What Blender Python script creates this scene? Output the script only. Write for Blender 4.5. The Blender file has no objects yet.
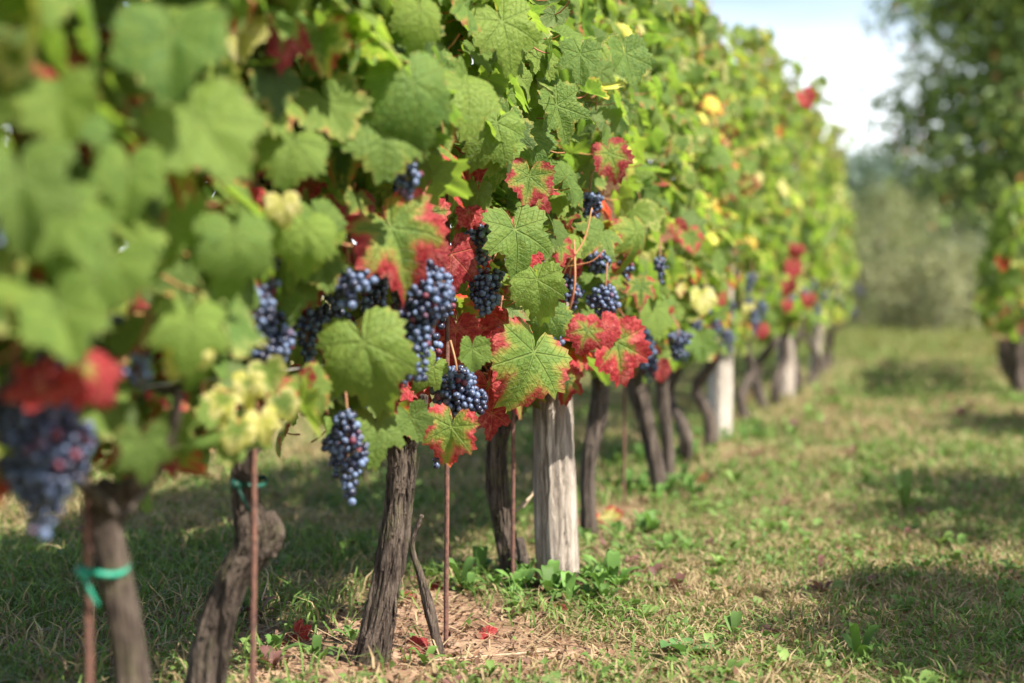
import bpy, bmesh, math, random
import numpy as np
from mathutils import Vector, Matrix, noise as mnoise

SC = bpy.context.scene
COL = SC.collection
rng = np.random.default_rng(7)
random.seed(7)
R_ = math.radians
PI = math.pi

# ------------------------------------------------------------------ camera
FPX = 1422.0                     # focal length in pixels of a 1024 wide picture (50 mm)
CAM_H = 0.62
TILT = math.atan(51.5 / FPX)
cam_d = bpy.data.cameras.new('camera')
cam = bpy.data.objects.new('camera', cam_d)
COL.objects.link(cam)
cam.location = (0, 0, CAM_H)
cam.rotation_euler = (PI / 2 - TILT, 0, 0)
cam_d.sensor_width = 36.0
cam_d.lens = 36.0 * FPX / 1024.0
cam_d.clip_start = 0.05
cam_d.clip_end = 2000
cam_d.dof.use_dof = True
cam_d.dof.focus_distance = 2.5
cam_d.dof.aperture_fstop = 2.0
SC.camera = cam

# ------------------------------------------------------------------ sun and sky
SUN_EL = R_(50)
SUN_AZ = Vector((0.80, -0.60, 0)).normalized()
SUN_DIR = Vector((SUN_AZ.x * math.cos(SUN_EL), SUN_AZ.y * math.cos(SUN_EL), math.sin(SUN_EL)))
sun_d = bpy.data.lights.new('sun', 'SUN')
sun_d.energy = 5.0
sun_d.angle = R_(0.5)
sun_d.color = (1.0, 0.93, 0.82)
sun = bpy.data.objects.new('sun', sun_d)
sun.rotation_euler = SUN_DIR.to_track_quat('Z', 'Y').to_euler()
sun.location = (6, -2, 8)
COL.objects.link(sun)

world = bpy.data.worlds.new('World')
SC.world = world
world.use_nodes = True
wn = world.node_tree
for n in list(wn.nodes):
    wn.nodes.remove(n)
w_out = wn.nodes.new('ShaderNodeOutputWorld')
w_bg = wn.nodes.new('ShaderNodeBackground')
w_sky = wn.nodes.new('ShaderNodeTexSky')
w_sky.sky_type = 'NISHITA'
w_sky.sun_disc = False
w_sky.sun_elevation = SUN_EL
w_sky.sun_rotation = math.atan2(SUN_AZ.x, SUN_AZ.y)
w_sky.dust_density = 2.0
w_bg.inputs['Strength'].default_value = 0.085
# thin bright cloud veil low in the sky
w_tc = wn.nodes.new('ShaderNodeTexCoord')
w_map = wn.nodes.new('ShaderNodeMapping')
w_map.inputs['Scale'].default_value = (1.6, 1.6, 5.0)
w_noise = wn.nodes.new('ShaderNodeTexNoise')
w_noise.inputs['Scale'].default_value = 1.3
w_noise.inputs['Detail'].default_value = 5
w_sep = wn.nodes.new('ShaderNodeSeparateXYZ')
w_add = wn.nodes.new('ShaderNodeMath'); w_add.operation = 'MULTIPLY_ADD'
w_add.inputs[1].default_value = 0.16
w_ramp = wn.nodes.new('ShaderNodeMapRange')
w_ramp.inputs['From Min'].default_value = 0.29
w_ramp.inputs['From Max'].default_value = 0.20
w_mix = wn.nodes.new('ShaderNodeMix'); w_mix.data_type = 'RGBA'
w_mix.inputs[7].default_value = (8.0, 8.5, 8.8, 1)
wn.links.new(w_tc.outputs['Generated'], w_map.inputs[0])
wn.links.new(w_map.outputs[0], w_noise.inputs[0])
wn.links.new(w_tc.outputs['Generated'], w_sep.inputs[0])
wn.links.new(w_noise.outputs['Fac'], w_add.inputs[0])
wn.links.new(w_sep.outputs['Z'], w_add.inputs[2])
wn.links.new(w_add.outputs[0], w_ramp.inputs['Value'])
wn.links.new(w_ramp.outputs[0], w_mix.inputs[0])
wn.links.new(w_sky.outputs[0], w_mix.inputs[6])
wn.links.new(w_mix.outputs[2], w_bg.inputs['Color'])
wn.links.new(w_bg.outputs[0], w_out.inputs[0])

SC.view_settings.view_transform = 'Standard'
SC.view_settings.look = 'None'
SC.view_settings.gamma = 1.0
SC.view_settings.use_curve_mapping = False
SC.view_settings.exposure = 1.48
SC.render.engine = 'CYCLES'
SC.cycles.max_bounces = 8
SC.cycles.transparent_max_bounces = 4
SC.cycles.use_denoising = True
SC.cycles.caustics_reflective = False
SC.cycles.caustics_refractive = False


# ------------------------------------------------------------------ general helpers
def at(px, py, Y):
    """the point at depth Y that stands at a place of the photograph"""
    u = (px - 512.0) / FPX
    v = (341.5 - py) / FPX
    ct, st = math.cos(TILT), math.sin(TILT)
    d = Vector((u, ct + v * st, -st + v * ct))
    s = Y / d.y
    return Vector((d.x * s, Y, CAM_H + d.z * s))


def project(P):
    """pixel place of points (n,3)"""
    P = np.asarray(P, float)
    ct, st = math.cos(TILT), math.sin(TILT)
    y = P[..., 1]; z = P[..., 2] - CAM_H
    dep = np.maximum(y * ct - z * st, 1e-3)
    up = y * st + z * ct
    return 512 + FPX * P[..., 0] / dep, 341.5 - FPX * up / dep


def norm(a):
    return a / np.maximum(np.linalg.norm(a, axis=-1, keepdims=True), 1e-9)


def hash2(ix, iy, seed):
    h = (ix.astype(np.int64) * 374761393 + iy.astype(np.int64) * 668265263 + seed * 1442695041) & 0x7fffffff
    h = ((h ^ (h >> 13)) * 1274126177) & 0x7fffffff
    return ((h ^ (h >> 16)) & 0xffff) / 65535.0


def vnoise(x, y, scale, seed=0):
    x = np.asarray(x, float) * scale; y = np.asarray(y, float) * scale
    ix = np.floor(x); iy = np.floor(y)
    fx = x - ix; fy = y - iy
    fx = fx * fx * (3 - 2 * fx); fy = fy * fy * (3 - 2 * fy)
    a = hash2(ix, iy, seed); b = hash2(ix + 1, iy, seed)
    c = hash2(ix, iy + 1, seed); d = hash2(ix + 1, iy + 1, seed)
    return (a * (1 - fx) + b * fx) * (1 - fy) + (c * (1 - fx) + d * fx) * fy


def fnoise(x, y, scale, seed=0):
    return (vnoise(x, y, scale, seed) * .55 + vnoise(x, y, scale * 2.1, seed + 1) * .28
            + vnoise(x, y, scale * 4.3, seed + 2) * .17)


def hash3(ix, iy, iz, seed):
    h = (ix.astype(np.int64) * 374761393 + iy.astype(np.int64) * 668265263 + iz.astype(np.int64) * 2147483647 % 2038074743 + seed * 1442695041) & 0x7fffffff
    h = ((h ^ (h >> 13)) * 1274126177) & 0x7fffffff
    h = ((h ^ (h >> 15)) * 668265263) & 0x7fffffff
    return ((h ^ (h >> 16)) & 0xffff) / 65535.0


def vnoise3(x, y, z, seed=0):
    """value noise, -1 to 1"""
    x, y, z = np.broadcast_arrays(np.asarray(x, float), np.asarray(y, float), np.asarray(z, float))
    ix, iy, iz = np.floor(x), np.floor(y), np.floor(z)
    f = [v - i for v, i in ((x, ix), (y, iy), (z, iz))]
    f = [v * v * (3 - 2 * v) for v in f]
    out = 0
    for a in (0, 1):
        for b in (0, 1):
            for c in (0, 1):
                w = (f[0] if a else 1 - f[0]) * (f[1] if b else 1 - f[1]) * (f[2] if c else 1 - f[2])
                out = out + w * hash3(ix + a, iy + b, iz + c, seed)
    return out * 2 - 1


class MB:
    """collects geometry for one mesh object"""
    def __init__(self):
        self.v = []; self.t = []; self.q = []; self.tm = []; self.qm = []
        self.a = {}; self.n = 0

    def add(self, V, tris=None, quads=None, mat=0, **attrs):
        V = np.asarray(V, float).reshape(-1, 3)
        k = len(V)
        if tris is not None and len(tris):
            t = np.asarray(tris, int).reshape(-1, 3) + self.n
            self.t.append(t); self.tm.append(np.full(len(t), mat))
        if quads is not None and len(quads):
            q = np.asarray(quads, int).reshape(-1, 4) + self.n
            self.q.append(q); self.qm.append(np.full(len(q), mat))
        for nm, val in attrs.items():
            val = np.asarray(val, float)
            if val.ndim == 1:
                val = np.tile(val, (k, 1))
            self.a.setdefault(nm, []).append((self.n, val))
        self.v.append(V); self.n += k

    def mesh(self, name, mats, smooth=True, origin=(0, 0, 0)):
        me = bpy.data.meshes.new(name)
        V = (np.concatenate(self.v) if self.v else np.zeros((0, 3))) - np.asarray(origin, float)
        t = np.concatenate(self.t) if self.t else np.zeros((0, 3), int)
        q = np.concatenate(self.q) if self.q else np.zeros((0, 4), int)
        mi = np.concatenate((self.tm if self.tm else []) + (self.qm if self.qm else []))
        me.vertices.add(len(V)); me.vertices.foreach_set('co', V.astype(np.float32).ravel())
        loops = np.concatenate([t.ravel(), q.ravel()])
        me.loops.add(len(loops)); me.loops.foreach_set('vertex_index', loops.astype(np.int32))
        nf = len(t) + len(q)
        st = np.concatenate([np.arange(len(t)) * 3, len(t) * 3 + np.arange(len(q)) * 4])
        me.polygons.add(nf)
        me.polygons.foreach_set('loop_start', st.astype(np.int32))
        me.update(calc_edges=True)
        for m in mats:
            me.materials.append(m)
        me.polygons.foreach_set('material_index', mi.astype(np.int32))
        me.polygons.foreach_set('use_smooth', np.full(nf, smooth))
        for nm, lst in self.a.items():
            d = lst[0][1].shape[1]
            arr = np.zeros((len(V), d))
            for s, val in lst:
                arr[s:s + len(val)] = val
            if d == 3:
                at_ = me.attributes.new(nm, 'FLOAT_VECTOR', 'POINT'); key = 'vector'
            else:
                at_ = me.attributes.new(nm, 'FLOAT_COLOR', 'POINT'); key = 'color'
            at_.data.foreach_set(key, arr.astype(np.float32).ravel())
        me.update()
        return me

    def build(self, name, mats, parent=None, smooth=True, origin=None):
        if not isinstance(mats, (list, tuple)):
            mats = [mats]
        if origin is None:
            origin = tuple(parent.matrix_basis.translation) if parent is not None else (0, 0, 0)
        o = bpy.data.objects.new(name, self.mesh(name, mats, smooth, origin))
        COL.objects.link(o)
        if parent is not None:
            o.parent = parent
        else:
            o.location = origin
        return o


def empty(name, loc, label, cat, group=None):
    o = bpy.data.objects.new(name, None)
    o.empty_display_size = 0.1
    o.location = loc
    COL.objects.link(o)
    o['label'] = label; o['category'] = cat
    if group: o['group'] = group
    return o


def tag(o, label=None, cat=None, group=None, kind=None):
    if label: o['label'] = label
    if cat: o['category'] = cat
    if group: o['group'] = group
    if kind: o['kind'] = kind
    return o


def smooth_path(pts, n):
    """Catmull-Rom through control points"""
    P = np.asarray(pts, float)
    P = np.vstack([2 * P[0] - P[1], P, 2 * P[-1] - P[-2]])
    m = len(P) - 3
    u = np.linspace(0, m - 1e-6, n)
    i = u.astype(int); f = (u - i)[:, None]
    p0, p1, p2, p3 = P[i], P[i + 1], P[i + 2], P[i + 3]
    return 0.5 * ((2 * p1) + (-p0 + p2) * f + (2 * p0 - 5 * p1 + 4 * p2 - p3) * f * f
                  + (-p0 + 3 * p1 - 3 * p2 + p3) * f ** 3)


def frames(P):
    T = norm(np.gradient(P, axis=0))
    up = np.array([0.12, 1.0, 0.07]) if abs(T[0][1]) < .8 else np.array([1.0, .1, .1])
    A = [norm(np.cross(T[0], up))]
    for k in range(1, len(P)):
        a = A[-1] - T[k] * np.dot(A[-1], T[k])
        A.append(norm(a))
    A = np.array(A)
    return T, A, np.cross(T, A)


def tube(mb, pts, radii, nseg=8, nring=None, disp=None, mat=0, cap=True, **attrs):
    """a tube round a smooth path; radii are interpolated; disp(theta, s, P) multiplies the radius"""
    nring = nring or max(2, len(pts))
    P = smooth_path(pts, nring) if len(pts) > 2 or nring > 2 else np.asarray(pts, float)
    s = np.linspace(0, 1, nring)
    r = np.interp(s, np.linspace(0, 1, len(radii)), radii)
    T, A, B = frames(P)
    th = np.linspace(0, 2 * PI, nseg, endpoint=False)
    rad = np.repeat(r[:, None], nseg, 1)
    if disp is not None:
        rad = rad * disp(th[None, :], s[:, None], P)
    V = P[:, None, :] + rad[..., None] * (np.cos(th)[None, :, None] * A[:, None, :] + np.sin(th)[None, :, None] * B[:, None, :])
    V = V.reshape(-1, 3)
    i = np.arange(nring - 1)[:, None] * nseg
    j = np.arange(nseg)[None, :]; j2 = (j + 1) % nseg
    quads = np.stack([i + j, i + j2, i + nseg + j2, i + nseg + j], -1).reshape(-1, 4)
    tris = []
    if cap:
        c0 = len(V); V = np.vstack([V, P[0], P[-1] + T[-1] * r[-1] * .15])
        jj = np.arange(nseg); jn = (jj + 1) % nseg
        tris = np.concatenate([np.stack([np.full(nseg, c0), jn, jj], -1),
                               np.stack([np.full(nseg, c0 + 1), (nring - 1) * nseg + jj, (nring - 1) * nseg + jn], -1)])
    mb.add(V, tris, quads, mat, **attrs)
    return P, r


# ------------------------------------------------------------------ materials
class NT:
    def __init__(self, name):
        self.m = bpy.data.materials.new(name)
        self.m.use_nodes = True
        self.t = self.m.node_tree
        for n in list(self.t.nodes):
            self.t.nodes.remove(n)
        self.out = self.t.nodes.new('ShaderNodeOutputMaterial')

    def put(self, sock, v):
        if v is None: return
        if hasattr(v, 'is_output'):
            self.t.links.new(v, sock)
        else:
            if hasattr(sock.default_value, '__len__') and hasattr(v, '__len__') and len(sock.default_value) == 4 and len(v) == 3:
                v = (*v, 1)
            sock.default_value = v

    def math(self, op, a, b=None, c=None, clamp=False):
        n = self.t.nodes.new('ShaderNodeMath'); n.operation = op; n.use_clamp = clamp
        for i, v in enumerate((a, b, c)):
            self.put(n.inputs[i], v)
        return n.outputs[0]

    def rng(self, v, a, b, c=0.0, d=1.0, smooth=False):
        n = self.t.nodes.new('ShaderNodeMapRange')
        if smooth: n.interpolation_type = 'SMOOTHSTEP'
        for i, x in enumerate((v, a, b, c, d)):
            self.put(n.inputs[i], x)
        return n.outputs[0]

    def mix(self, f, a, b, mode='MIX'):
        n = self.t.nodes.new('ShaderNodeMix'); n.data_type = 'RGBA'; n.blend_type = mode
        self.put(n.inputs[0], f); self.put(n.inputs[6], a); self.put(n.inputs[7], b)
        return n.outputs[2]

    def noise(self, vec, scale, detail=3, rough=.55, dist=0):
        n = self.t.nodes.new('ShaderNodeTexNoise')
        self.put(n.inputs['Vector'], vec)
        n.inputs['Scale'].default_value = scale; n.inputs['Detail'].default_value = detail
        n.inputs['Roughness'].default_value = rough; n.inputs['Distortion'].default_value = dist
        return n.outputs['Fac']

    def voronoi(self, vec, scale, feature='F1'):
        n = self.t.nodes.new('ShaderNodeTexVoronoi'); n.feature = feature
        self.put(n.inputs['Vector'], vec); n.inputs['Scale'].default_value = scale
        return n.outputs['Distance']

    def mapping(self, vec, scale=(1, 1, 1), loc=(0, 0, 0)):
        n = self.t.nodes.new('ShaderNodeMapping')
        self.put(n.inputs['Vector'], vec)
        n.inputs['Scale'].default_value = scale; self.put(n.inputs['Location'], loc)
        return n.outputs[0]

    def attr(self, name, kind='Color'):
        n = self.t.nodes.new('ShaderNodeAttribute'); n.attribute_name = name
        return n.outputs[kind]

    def sep(self, v):
        n = self.t.nodes.new('ShaderNodeSeparateXYZ'); self.put(n.inputs[0], v)
        return n.outputs

    def obj(self):
        n = self.t.nodes.new('ShaderNodeTexCoord'); return n.outputs['Object']

    def geo(self, nm):
        n = self.t.nodes.new('ShaderNodeNewGeometry'); return n.outputs[nm]

    def bump(self, h, strength=.5, dist=.01):
        n = self.t.nodes.new('ShaderNodeBump')
        n.inputs['Strength'].default_value = strength; n.inputs['Distance'].default_value = dist
        self.put(n.inputs['Height'], h)
        return n.outputs[0]

    def principled(self, col, rough=.6, spec=.3, normal=None, metal=0.0):
        n = self.t.nodes.new('ShaderNodeBsdfPrincipled')
        self.put(n.inputs['Base Color'], col); self.put(n.inputs['Roughness'], rough)
        self.put(n.inputs['Specular IOR Level'], spec); self.put(n.inputs['Metallic'], metal)
        if normal is not None: self.put(n.inputs['Normal'], normal)
        return n.outputs[0]

    def translucent(self, col, normal=None):
        n = self.t.nodes.new('ShaderNodeBsdfTranslucent')
        self.put(n.inputs[0], col)
        if normal is not None: self.put(n.inputs['Normal'], normal)
        return n.outputs[0]

    def mixsh(self, f, a, b):
        n = self.t.nodes.new('ShaderNodeMixShader')
        self.put(n.inputs[0], f); self.put(n.inputs[1], a); self.put(n.inputs[2], b)
        return n.outputs[0]

    def done(self, sh):
        self.t.links.new(sh, self.out.inputs[0])
        return self.m


def mat_leaf():
    """vine leaf: luv = (x, y, rim), tint = (red, yellow, dark, seed)"""
    k = NT('vine_leaf')
    luv = k.attr('luv', 'Vector'); tint = k.attr('tint', 'Color'); seed = k.attr('tint', 'Alpha')
    x, y, rim = k.sep(luv)
    red, yel, dark = k.sep(tint)
    ax = k.math('ABSOLUTE', x)
    ang = k.math('ARCTAN2', ax, y)
    r = k.math('SQRT', k.math('ADD', k.math('MULTIPLY', x, x), k.math('MULTIPLY', y, y)))
    st = R_(52)
    rel = k.math('ABSOLUTE', k.math('SUBTRACT', k.math('FLOORED_MODULO', k.math('ADD', ang, st / 2), st), st / 2))
    along = k.math('MULTIPLY', r, k.math('COSINE', rel))
    perp = k.math('MULTIPLY', r, k.math('SINE', rel))
    w = k.math('MULTIPLY_ADD', along, -.016, .030)
    main = k.rng(perp, k.math('MULTIPLY', w, .35), w, 1, 0, True)
    ph = k.math('FRACT', k.math('MULTIPLY', k.math('SUBTRACT', along, k.math('MULTIPLY', perp, .75)), 7.5))
    ph = k.math('ABSOLUTE', k.math('SUBTRACT', ph, .5))
    second = k.rng(ph, .0, .075, 1, 0, True)
    vein = k.math('MAXIMUM', main, k.math('MULTIPLY', second, .55))
    # coordinates for noise, different on every leaf
    off = k.t.nodes.new('ShaderNodeCombineXYZ')
    k.put(off.inputs[0], k.math('MULTIPLY', seed, 37.0)); k.put(off.inputs[1], k.math('MULTIPLY', seed, 91.0))
    k.put(off.inputs[2], k.math('MULTIPLY', seed, 13.0))
    va = k.t.nodes.new('ShaderNodeVectorMath'); va.operation = 'ADD'
    flat = k.t.nodes.new('ShaderNodeCombineXYZ'); k.put(flat.inputs[0], x); k.put(flat.inputs[1], y)
    k.put(va.inputs[0], flat.outputs[0]); k.put(va.inputs[1], off.outputs[0])
    lp = va.outputs[0]
    n1 = k.noise(lp, 2.2, 3); n2 = k.noise(lp, 7.0, 4, .65); n3 = k.noise(lp, 26, 2)
    # greens
    g = k.mix(k.rng(n1, .3, .7), (.090, .175, .032), (.175, .275, .052))
    g = k.mix(k.math('MULTIPLY', k.math('FRACT', k.math('MULTIPLY', seed, 17.3)), .75), g, (.215, .285, .045))
    g = k.mix(k.math('MULTIPLY', k.math('FRACT', k.math('MULTIPLY', seed, 29.7)), .55), g, (.050, .115, .030))
    g = k.mix(k.math('MULTIPLY', k.rng(n2, .42, .72), .55), g, (.21, .27, .055))
    g = k.mix(k.math('MULTIPLY', vein, .30), g, (.24, .33, .09))
    g = k.mix(dark, g, (.030, .065, .024))
    # yellowing
    ym = k.math('ADD', k.math('MULTIPLY', rim, .55), k.math('MULTIPLY', n2, .75))
    yf = k.rng(ym, k.math('MULTIPLY_ADD', yel, -1.5, 1.40), k.math('MULTIPLY_ADD', yel, -1.5, 1.75), 0, 1, True)
    yc = k.mix(k.rng(n1, .35, .7), (.46, .45, .10), (.70, .62, .33))
    c = k.mix(yf, g, yc)
    # red margin creeping in between the veins
    rm = k.math('ADD', k.math('MULTIPLY', rim, .62), k.math('MULTIPLY', k.rng(perp, 0, .28), .42))
    rm = k.math('ADD', rm, k.math('MULTIPLY', k.math('SUBTRACT', n2, .5), .75))
    thr = k.math('MULTIPLY_ADD', red, -1.55, 1.42)
    rf = k.rng(rm, k.math('SUBTRACT', thr, .20), k.math('ADD', thr, .16), 0, 1, True)
    rc = k.mix(k.rng(n2, .35, .68), (.28, .016, .028), (.58, .085, .090))
    rc = k.mix(k.math('MULTIPLY', k.rng(k.noise(lp, 3.5, 2), .5, .75), .55), rc, (.70, .28, .25))
    rc = k.mix(1.0, rc, k.mix(k.math('FRACT', k.math('MULTIPLY', seed, 5.7)), (.55, .5, .5), (1.08, 1, 1)), 'MULTIPLY')
    rc = k.mix(k.math('MULTIPLY', vein, .30), rc, (.62, .22, .12))
    c = k.mix(k.rng(rm, k.math('SUBTRACT', thr, .42), k.math('SUBTRACT', thr, .05), 0, .55, True), c, (.36, .34, .07))
    c = k.mix(rf, c, rc)
    # brown flecks and dry margin
    fl = k.math('MULTIPLY', k.rng(n3, .70, .76, 0, 1, True), k.rng(n1, .48, .62))
    c = k.mix(k.math('MULTIPLY', fl, .8), c, (.13, .06, .03))
    dry = k.math('MULTIPLY', k.rng(rim, .93, 1.0, 0, 1, True), k.rng(n2, .52, .66))
    c = k.mix(k.math('MULTIPLY', dry, .8), c, (.22, .11, .06))
    # the paler, felted underside
    under = k.mix(.55, c, (.17, .22, .10))
    c2 = k.mix(k.geo('Backfacing'), c, under)
    h = k.math('ADD', k.math('MULTIPLY', vein, -.8), k.math('ADD', k.math('MULTIPLY', n3, .45), k.math('MULTIPLY', k.noise(lp, 11, 2), .9)))
    bp = k.bump(h, .8, .005)
    p = k.principled(c2, k.rng(n2, .3, .7, .48, .66), .28, bp)
    tc = k.mix(1.0, c, (1.7, 1.75, 1.0), 'MULTIPLY')
    return k.done(k.mixsh(.48, p, k.translucent(tc)))


def mat_berry():
    k = NT('grape_skin')
    o = k.obj()
    t = k.attr('btint', 'Color'); rnd, _, _ = k.sep(t)
    n1 = k.noise(o, 130, 3, .6); n2 = k.noise(o, 420, 2)
    bloom = k.math('ADD', k.rng(n1, .36, .66), k.math('MULTIPLY', k.math('SUBTRACT', rnd, .5), 1.0), clamp=True)
    bloom = k.math('MULTIPLY', bloom, k.rng(n2, .25, .6, .6, 1))
    c = k.mix(bloom, (.013, .013, .032), (.120, .172, .300))
    c = k.mix(k.rng(rnd, .93, .97), c, (.10, .018, .035))
    return k.done(k.principled(c, k.rng(bloom, 0, 1, .28, .62), .45))


def mat_bark(name, dark, light, sc=1.0, moss=0.0):
    k = NT(name)
    o = k.obj()
    m = k.mapping(o, (95 * sc, 95 * sc, 8 * sc)); n1 = k.noise(m, 1.0, 6, .72, 1.0)
    n2 = k.noise(o, 14 * sc, 3); n3 = k.noise(k.mapping(o, (330 * sc, 330 * sc, 30 * sc)), 1.0, 4, .65)
    c = k.mix(k.rng(n1, .40, .64), dark, light)
    c = k.mix(k.math('MULTIPLY', k.rng(n2, .45, .7), .5), c, tuple(v * .55 for v in dark))
    c = k.mix(k.math('MULTIPLY', k.rng(n3, .55, .8), .5), c, tuple(min(1, v * 1.5) for v in light))
    if moss:
        c = k.mix(k.math('MULTIPLY', k.rng(k.noise(o, 26 * sc, 3), .52, .66), moss), c, (.13, .14, .05))
    h = k.math('ADD', n1, k.math('MULTIPLY', n3, .5))
    return k.done(k.principled(c, .85, .15, k.bump(h, 1.0, .016)))


def mat_simple(name, c1, c2, scale, rough=.7, spec=.3, bump=.3, stretch=(1, 1, 1)):
    k = NT(name); o = k.mapping(k.obj(), stretch)
    n = k.noise(o, scale, 4, .6)
    return k.done(k.principled(k.mix(k.rng(n, .35, .65), c1, c2), rough, spec, k.bump(n, bump, .004)))


def mat_tinted(name, trans=.35, rough=.6, spec=.25, gain=(1.35, 1.4, .8)):
    """foliage whose colour is an attribute of each leaf or blade"""
    k = NT(name)
    c = k.attr('tint', 'Color')
    n = k.noise(k.obj(), 60, 2)
    c = k.mix(k.rng(n, .3, .7, 0, .25), c, k.mix(1.0, c, (.6, .6, .6), 'MULTIPLY'))
    return k.done(k.mixsh(trans, k.principled(c, rough, spec), k.translucent(k.mix(1.0, c, gain, 'MULTIPLY'))))


def mat_ground():
    k = NT('ground_soil')
    o = k.obj()
    n1 = k.noise(o, .9, 4, .6); n2 = k.noise(o, 9, 5, .65); n3 = k.noise(o, 70, 4, .7); n4 = k.noise(o, 260, 2)
    soil = k.mix(k.rng(n2, .38, .62), (.17, .098, .062), (.37, .245, .162))
    soil = k.mix(k.math('MULTIPLY', k.rng(n3, .5, .72), .7), soil, (.11, .07, .045))
    thatch = k.mix(k.rng(n3, .35, .65), (.10, .088, .04), (.25, .20, .105))
    thatch = k.mix(k.math('MULTIPLY', k.rng(n1, .4, .6), .6), thatch, (.075, .105, .028))
    a = k.attr('bare', 'Color'); b, _, _ = k.sep(a)
    f = k.rng(k.math('ADD', b, k.math('MULTIPLY', k.math('SUBTRACT', n2, .5), .8)), .35, .62, 0, 1, True)
    c = k.mix(f, thatch, soil)
    h = k.math('ADD', k.math('MULTIPLY', n2, .6), k.math('ADD', k.math('MULTIPLY', n3, .35), k.math('MULTIPLY', n4, .12)))
    return k.done(k.principled(c, .95, .1, k.bump(h, .8, .03)))


M = {}
M['leaf'] = mat_leaf()
M['petiole'] = mat_simple('petiole', (.30, .075, .055), (.34, .19, .07), 30, .5)
M['berry'] = mat_berry()
M['stalk'] = mat_simple('bunch_stalk', (.20, .07, .045), (.26, .16, .07), 60, .6)
M['bark'] = mat_bark('vine_bark', (.050, .036, .030), (.225, .175, .140), 1.0, .30)
M['bark_far'] = mat_bark('old_vine_bark', (.055, .042, .036), (.20, .160, .13), .8)
M['cane'] = mat_simple('vine_cane', (.21, .09, .045), (.30, .16, .08), 40, .6, .3, .4, (1, 1, .15))
M['post'] = mat_bark('weathered_post_wood', (.200, .165, .135), (.62, .54, .46), .62)
M['post_pale'] = mat_bark('bleached_post_wood', (.34, .29, .25), (.72, .66, .58), .5)
M['rust'] = mat_simple('rusty_iron', (.075, .040, .034), (.165, .078, .055), 90, .85, .3, .6)
M['tie'] = mat_simple('green_plastic_tie', (.008, .17, .105), (.014, .25, .16), 50, .45, .4, .1)
M['tie_shaded'] = mat_simple('shaded_green_tie', (.004, .045, .030), (.007, .075, .050), 50, .5, .4, .1)  # same green plastic, with the shade on it put into the colour
M['wire'] = mat_simple('trellis_wire', (.16, .15, .14), (.30, .28, .26), 120, .5, .5, .2)
M['grass'] = mat_tinted('grass_blades', .3, .6, .2)
M['tree_leaf'] = mat_tinted('tree_leaves', .32, .5, .35)
M['tree_bark'] = mat_bark('tree_bark', (.08, .065, .05), (.22, .18, .145), .35)
M['ground'] = mat_ground()
M['twig'] = mat_simple('dry_twig', (.27, .19, .12), (.45, .36, .26), 60, .8, .2, .4, (1, 1, .2))


# ------------------------------------------------------------------ the ground
def row_x(y):
    return -0.946 + 0.308 * y


ROW_DIR = Vector((0.308, 1.0, 0)).normalized()
ROW_OUT = Vector((ROW_DIR.y, -ROW_DIR.x, 0))       # towards the alley and the sun


def bare(X, Y):
    """1 where the soil is open"""
    d = (X - row_x(Y)) * .955
    b = np.exp(-(d / .24) ** 2) * (.25 + .40 * fnoise(X, Y, 3.2, 5))
    b += np.exp(-((X + .17) / .40) ** 2 - ((Y - 2.42) / .34) ** 2) * (.25 + .6 * fnoise(X, Y, 4.5, 6))
    b += np.exp(-((X - .02) / .25) ** 2 - ((Y - 2.36) / .13) ** 2) * .35
    b += np.exp(-((X - .22) / .18) ** 2 - ((Y - 3.75) / .22) ** 2) * .4
    return b


def ground_z(X, Y):
    m = np.exp(-(np.maximum(np.hypot(X, Y - 4) - 8, 0) / 8) ** 2)
    return (fnoise(X, Y, 1.1, 11) - .5) * .07 * m + (fnoise(X, Y, 7, 12) - .5) * .022 * m


def axis(lo, hi, near0, near1, step, far_n):
    a = np.arange(near0, near1, step)
    g = np.geomspace(step, hi - near1, far_n)
    g2 = np.geomspace(step, near0 - lo, far_n)
    return np.concatenate([(near0 - g2)[::-1], a, near1 + g - step * .0])


gx = axis(-400, 400, -2.6, 4.6, .04, 34)
gy = axis(-120, 900, .8, 7.5, .04, 40)
GX, GY = np.meshgrid(gx, gy)
GZ = ground_z(GX, GY)
mb = MB()
nx, ny = len(gx), len(gy)
ii = (np.arange(ny - 1)[:, None] * nx + np.arange(nx - 1)[None, :]).ravel()
b_ = bare(GX, GY).ravel()
mb.add(np.stack([GX, GY, GZ], -1), quads=np.stack([ii, ii + 1, ii + 1 + nx, ii + nx], -1),
       bare=np.stack([b_, b_, b_, np.ones_like(b_)], -1))
tag(mb.build('ground', M['ground']), 'mown vineyard ground with open soil along the row', kind='structure')


def gz(x, y):
    return float(ground_z(np.array([x]), np.array([y]))[0])


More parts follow.
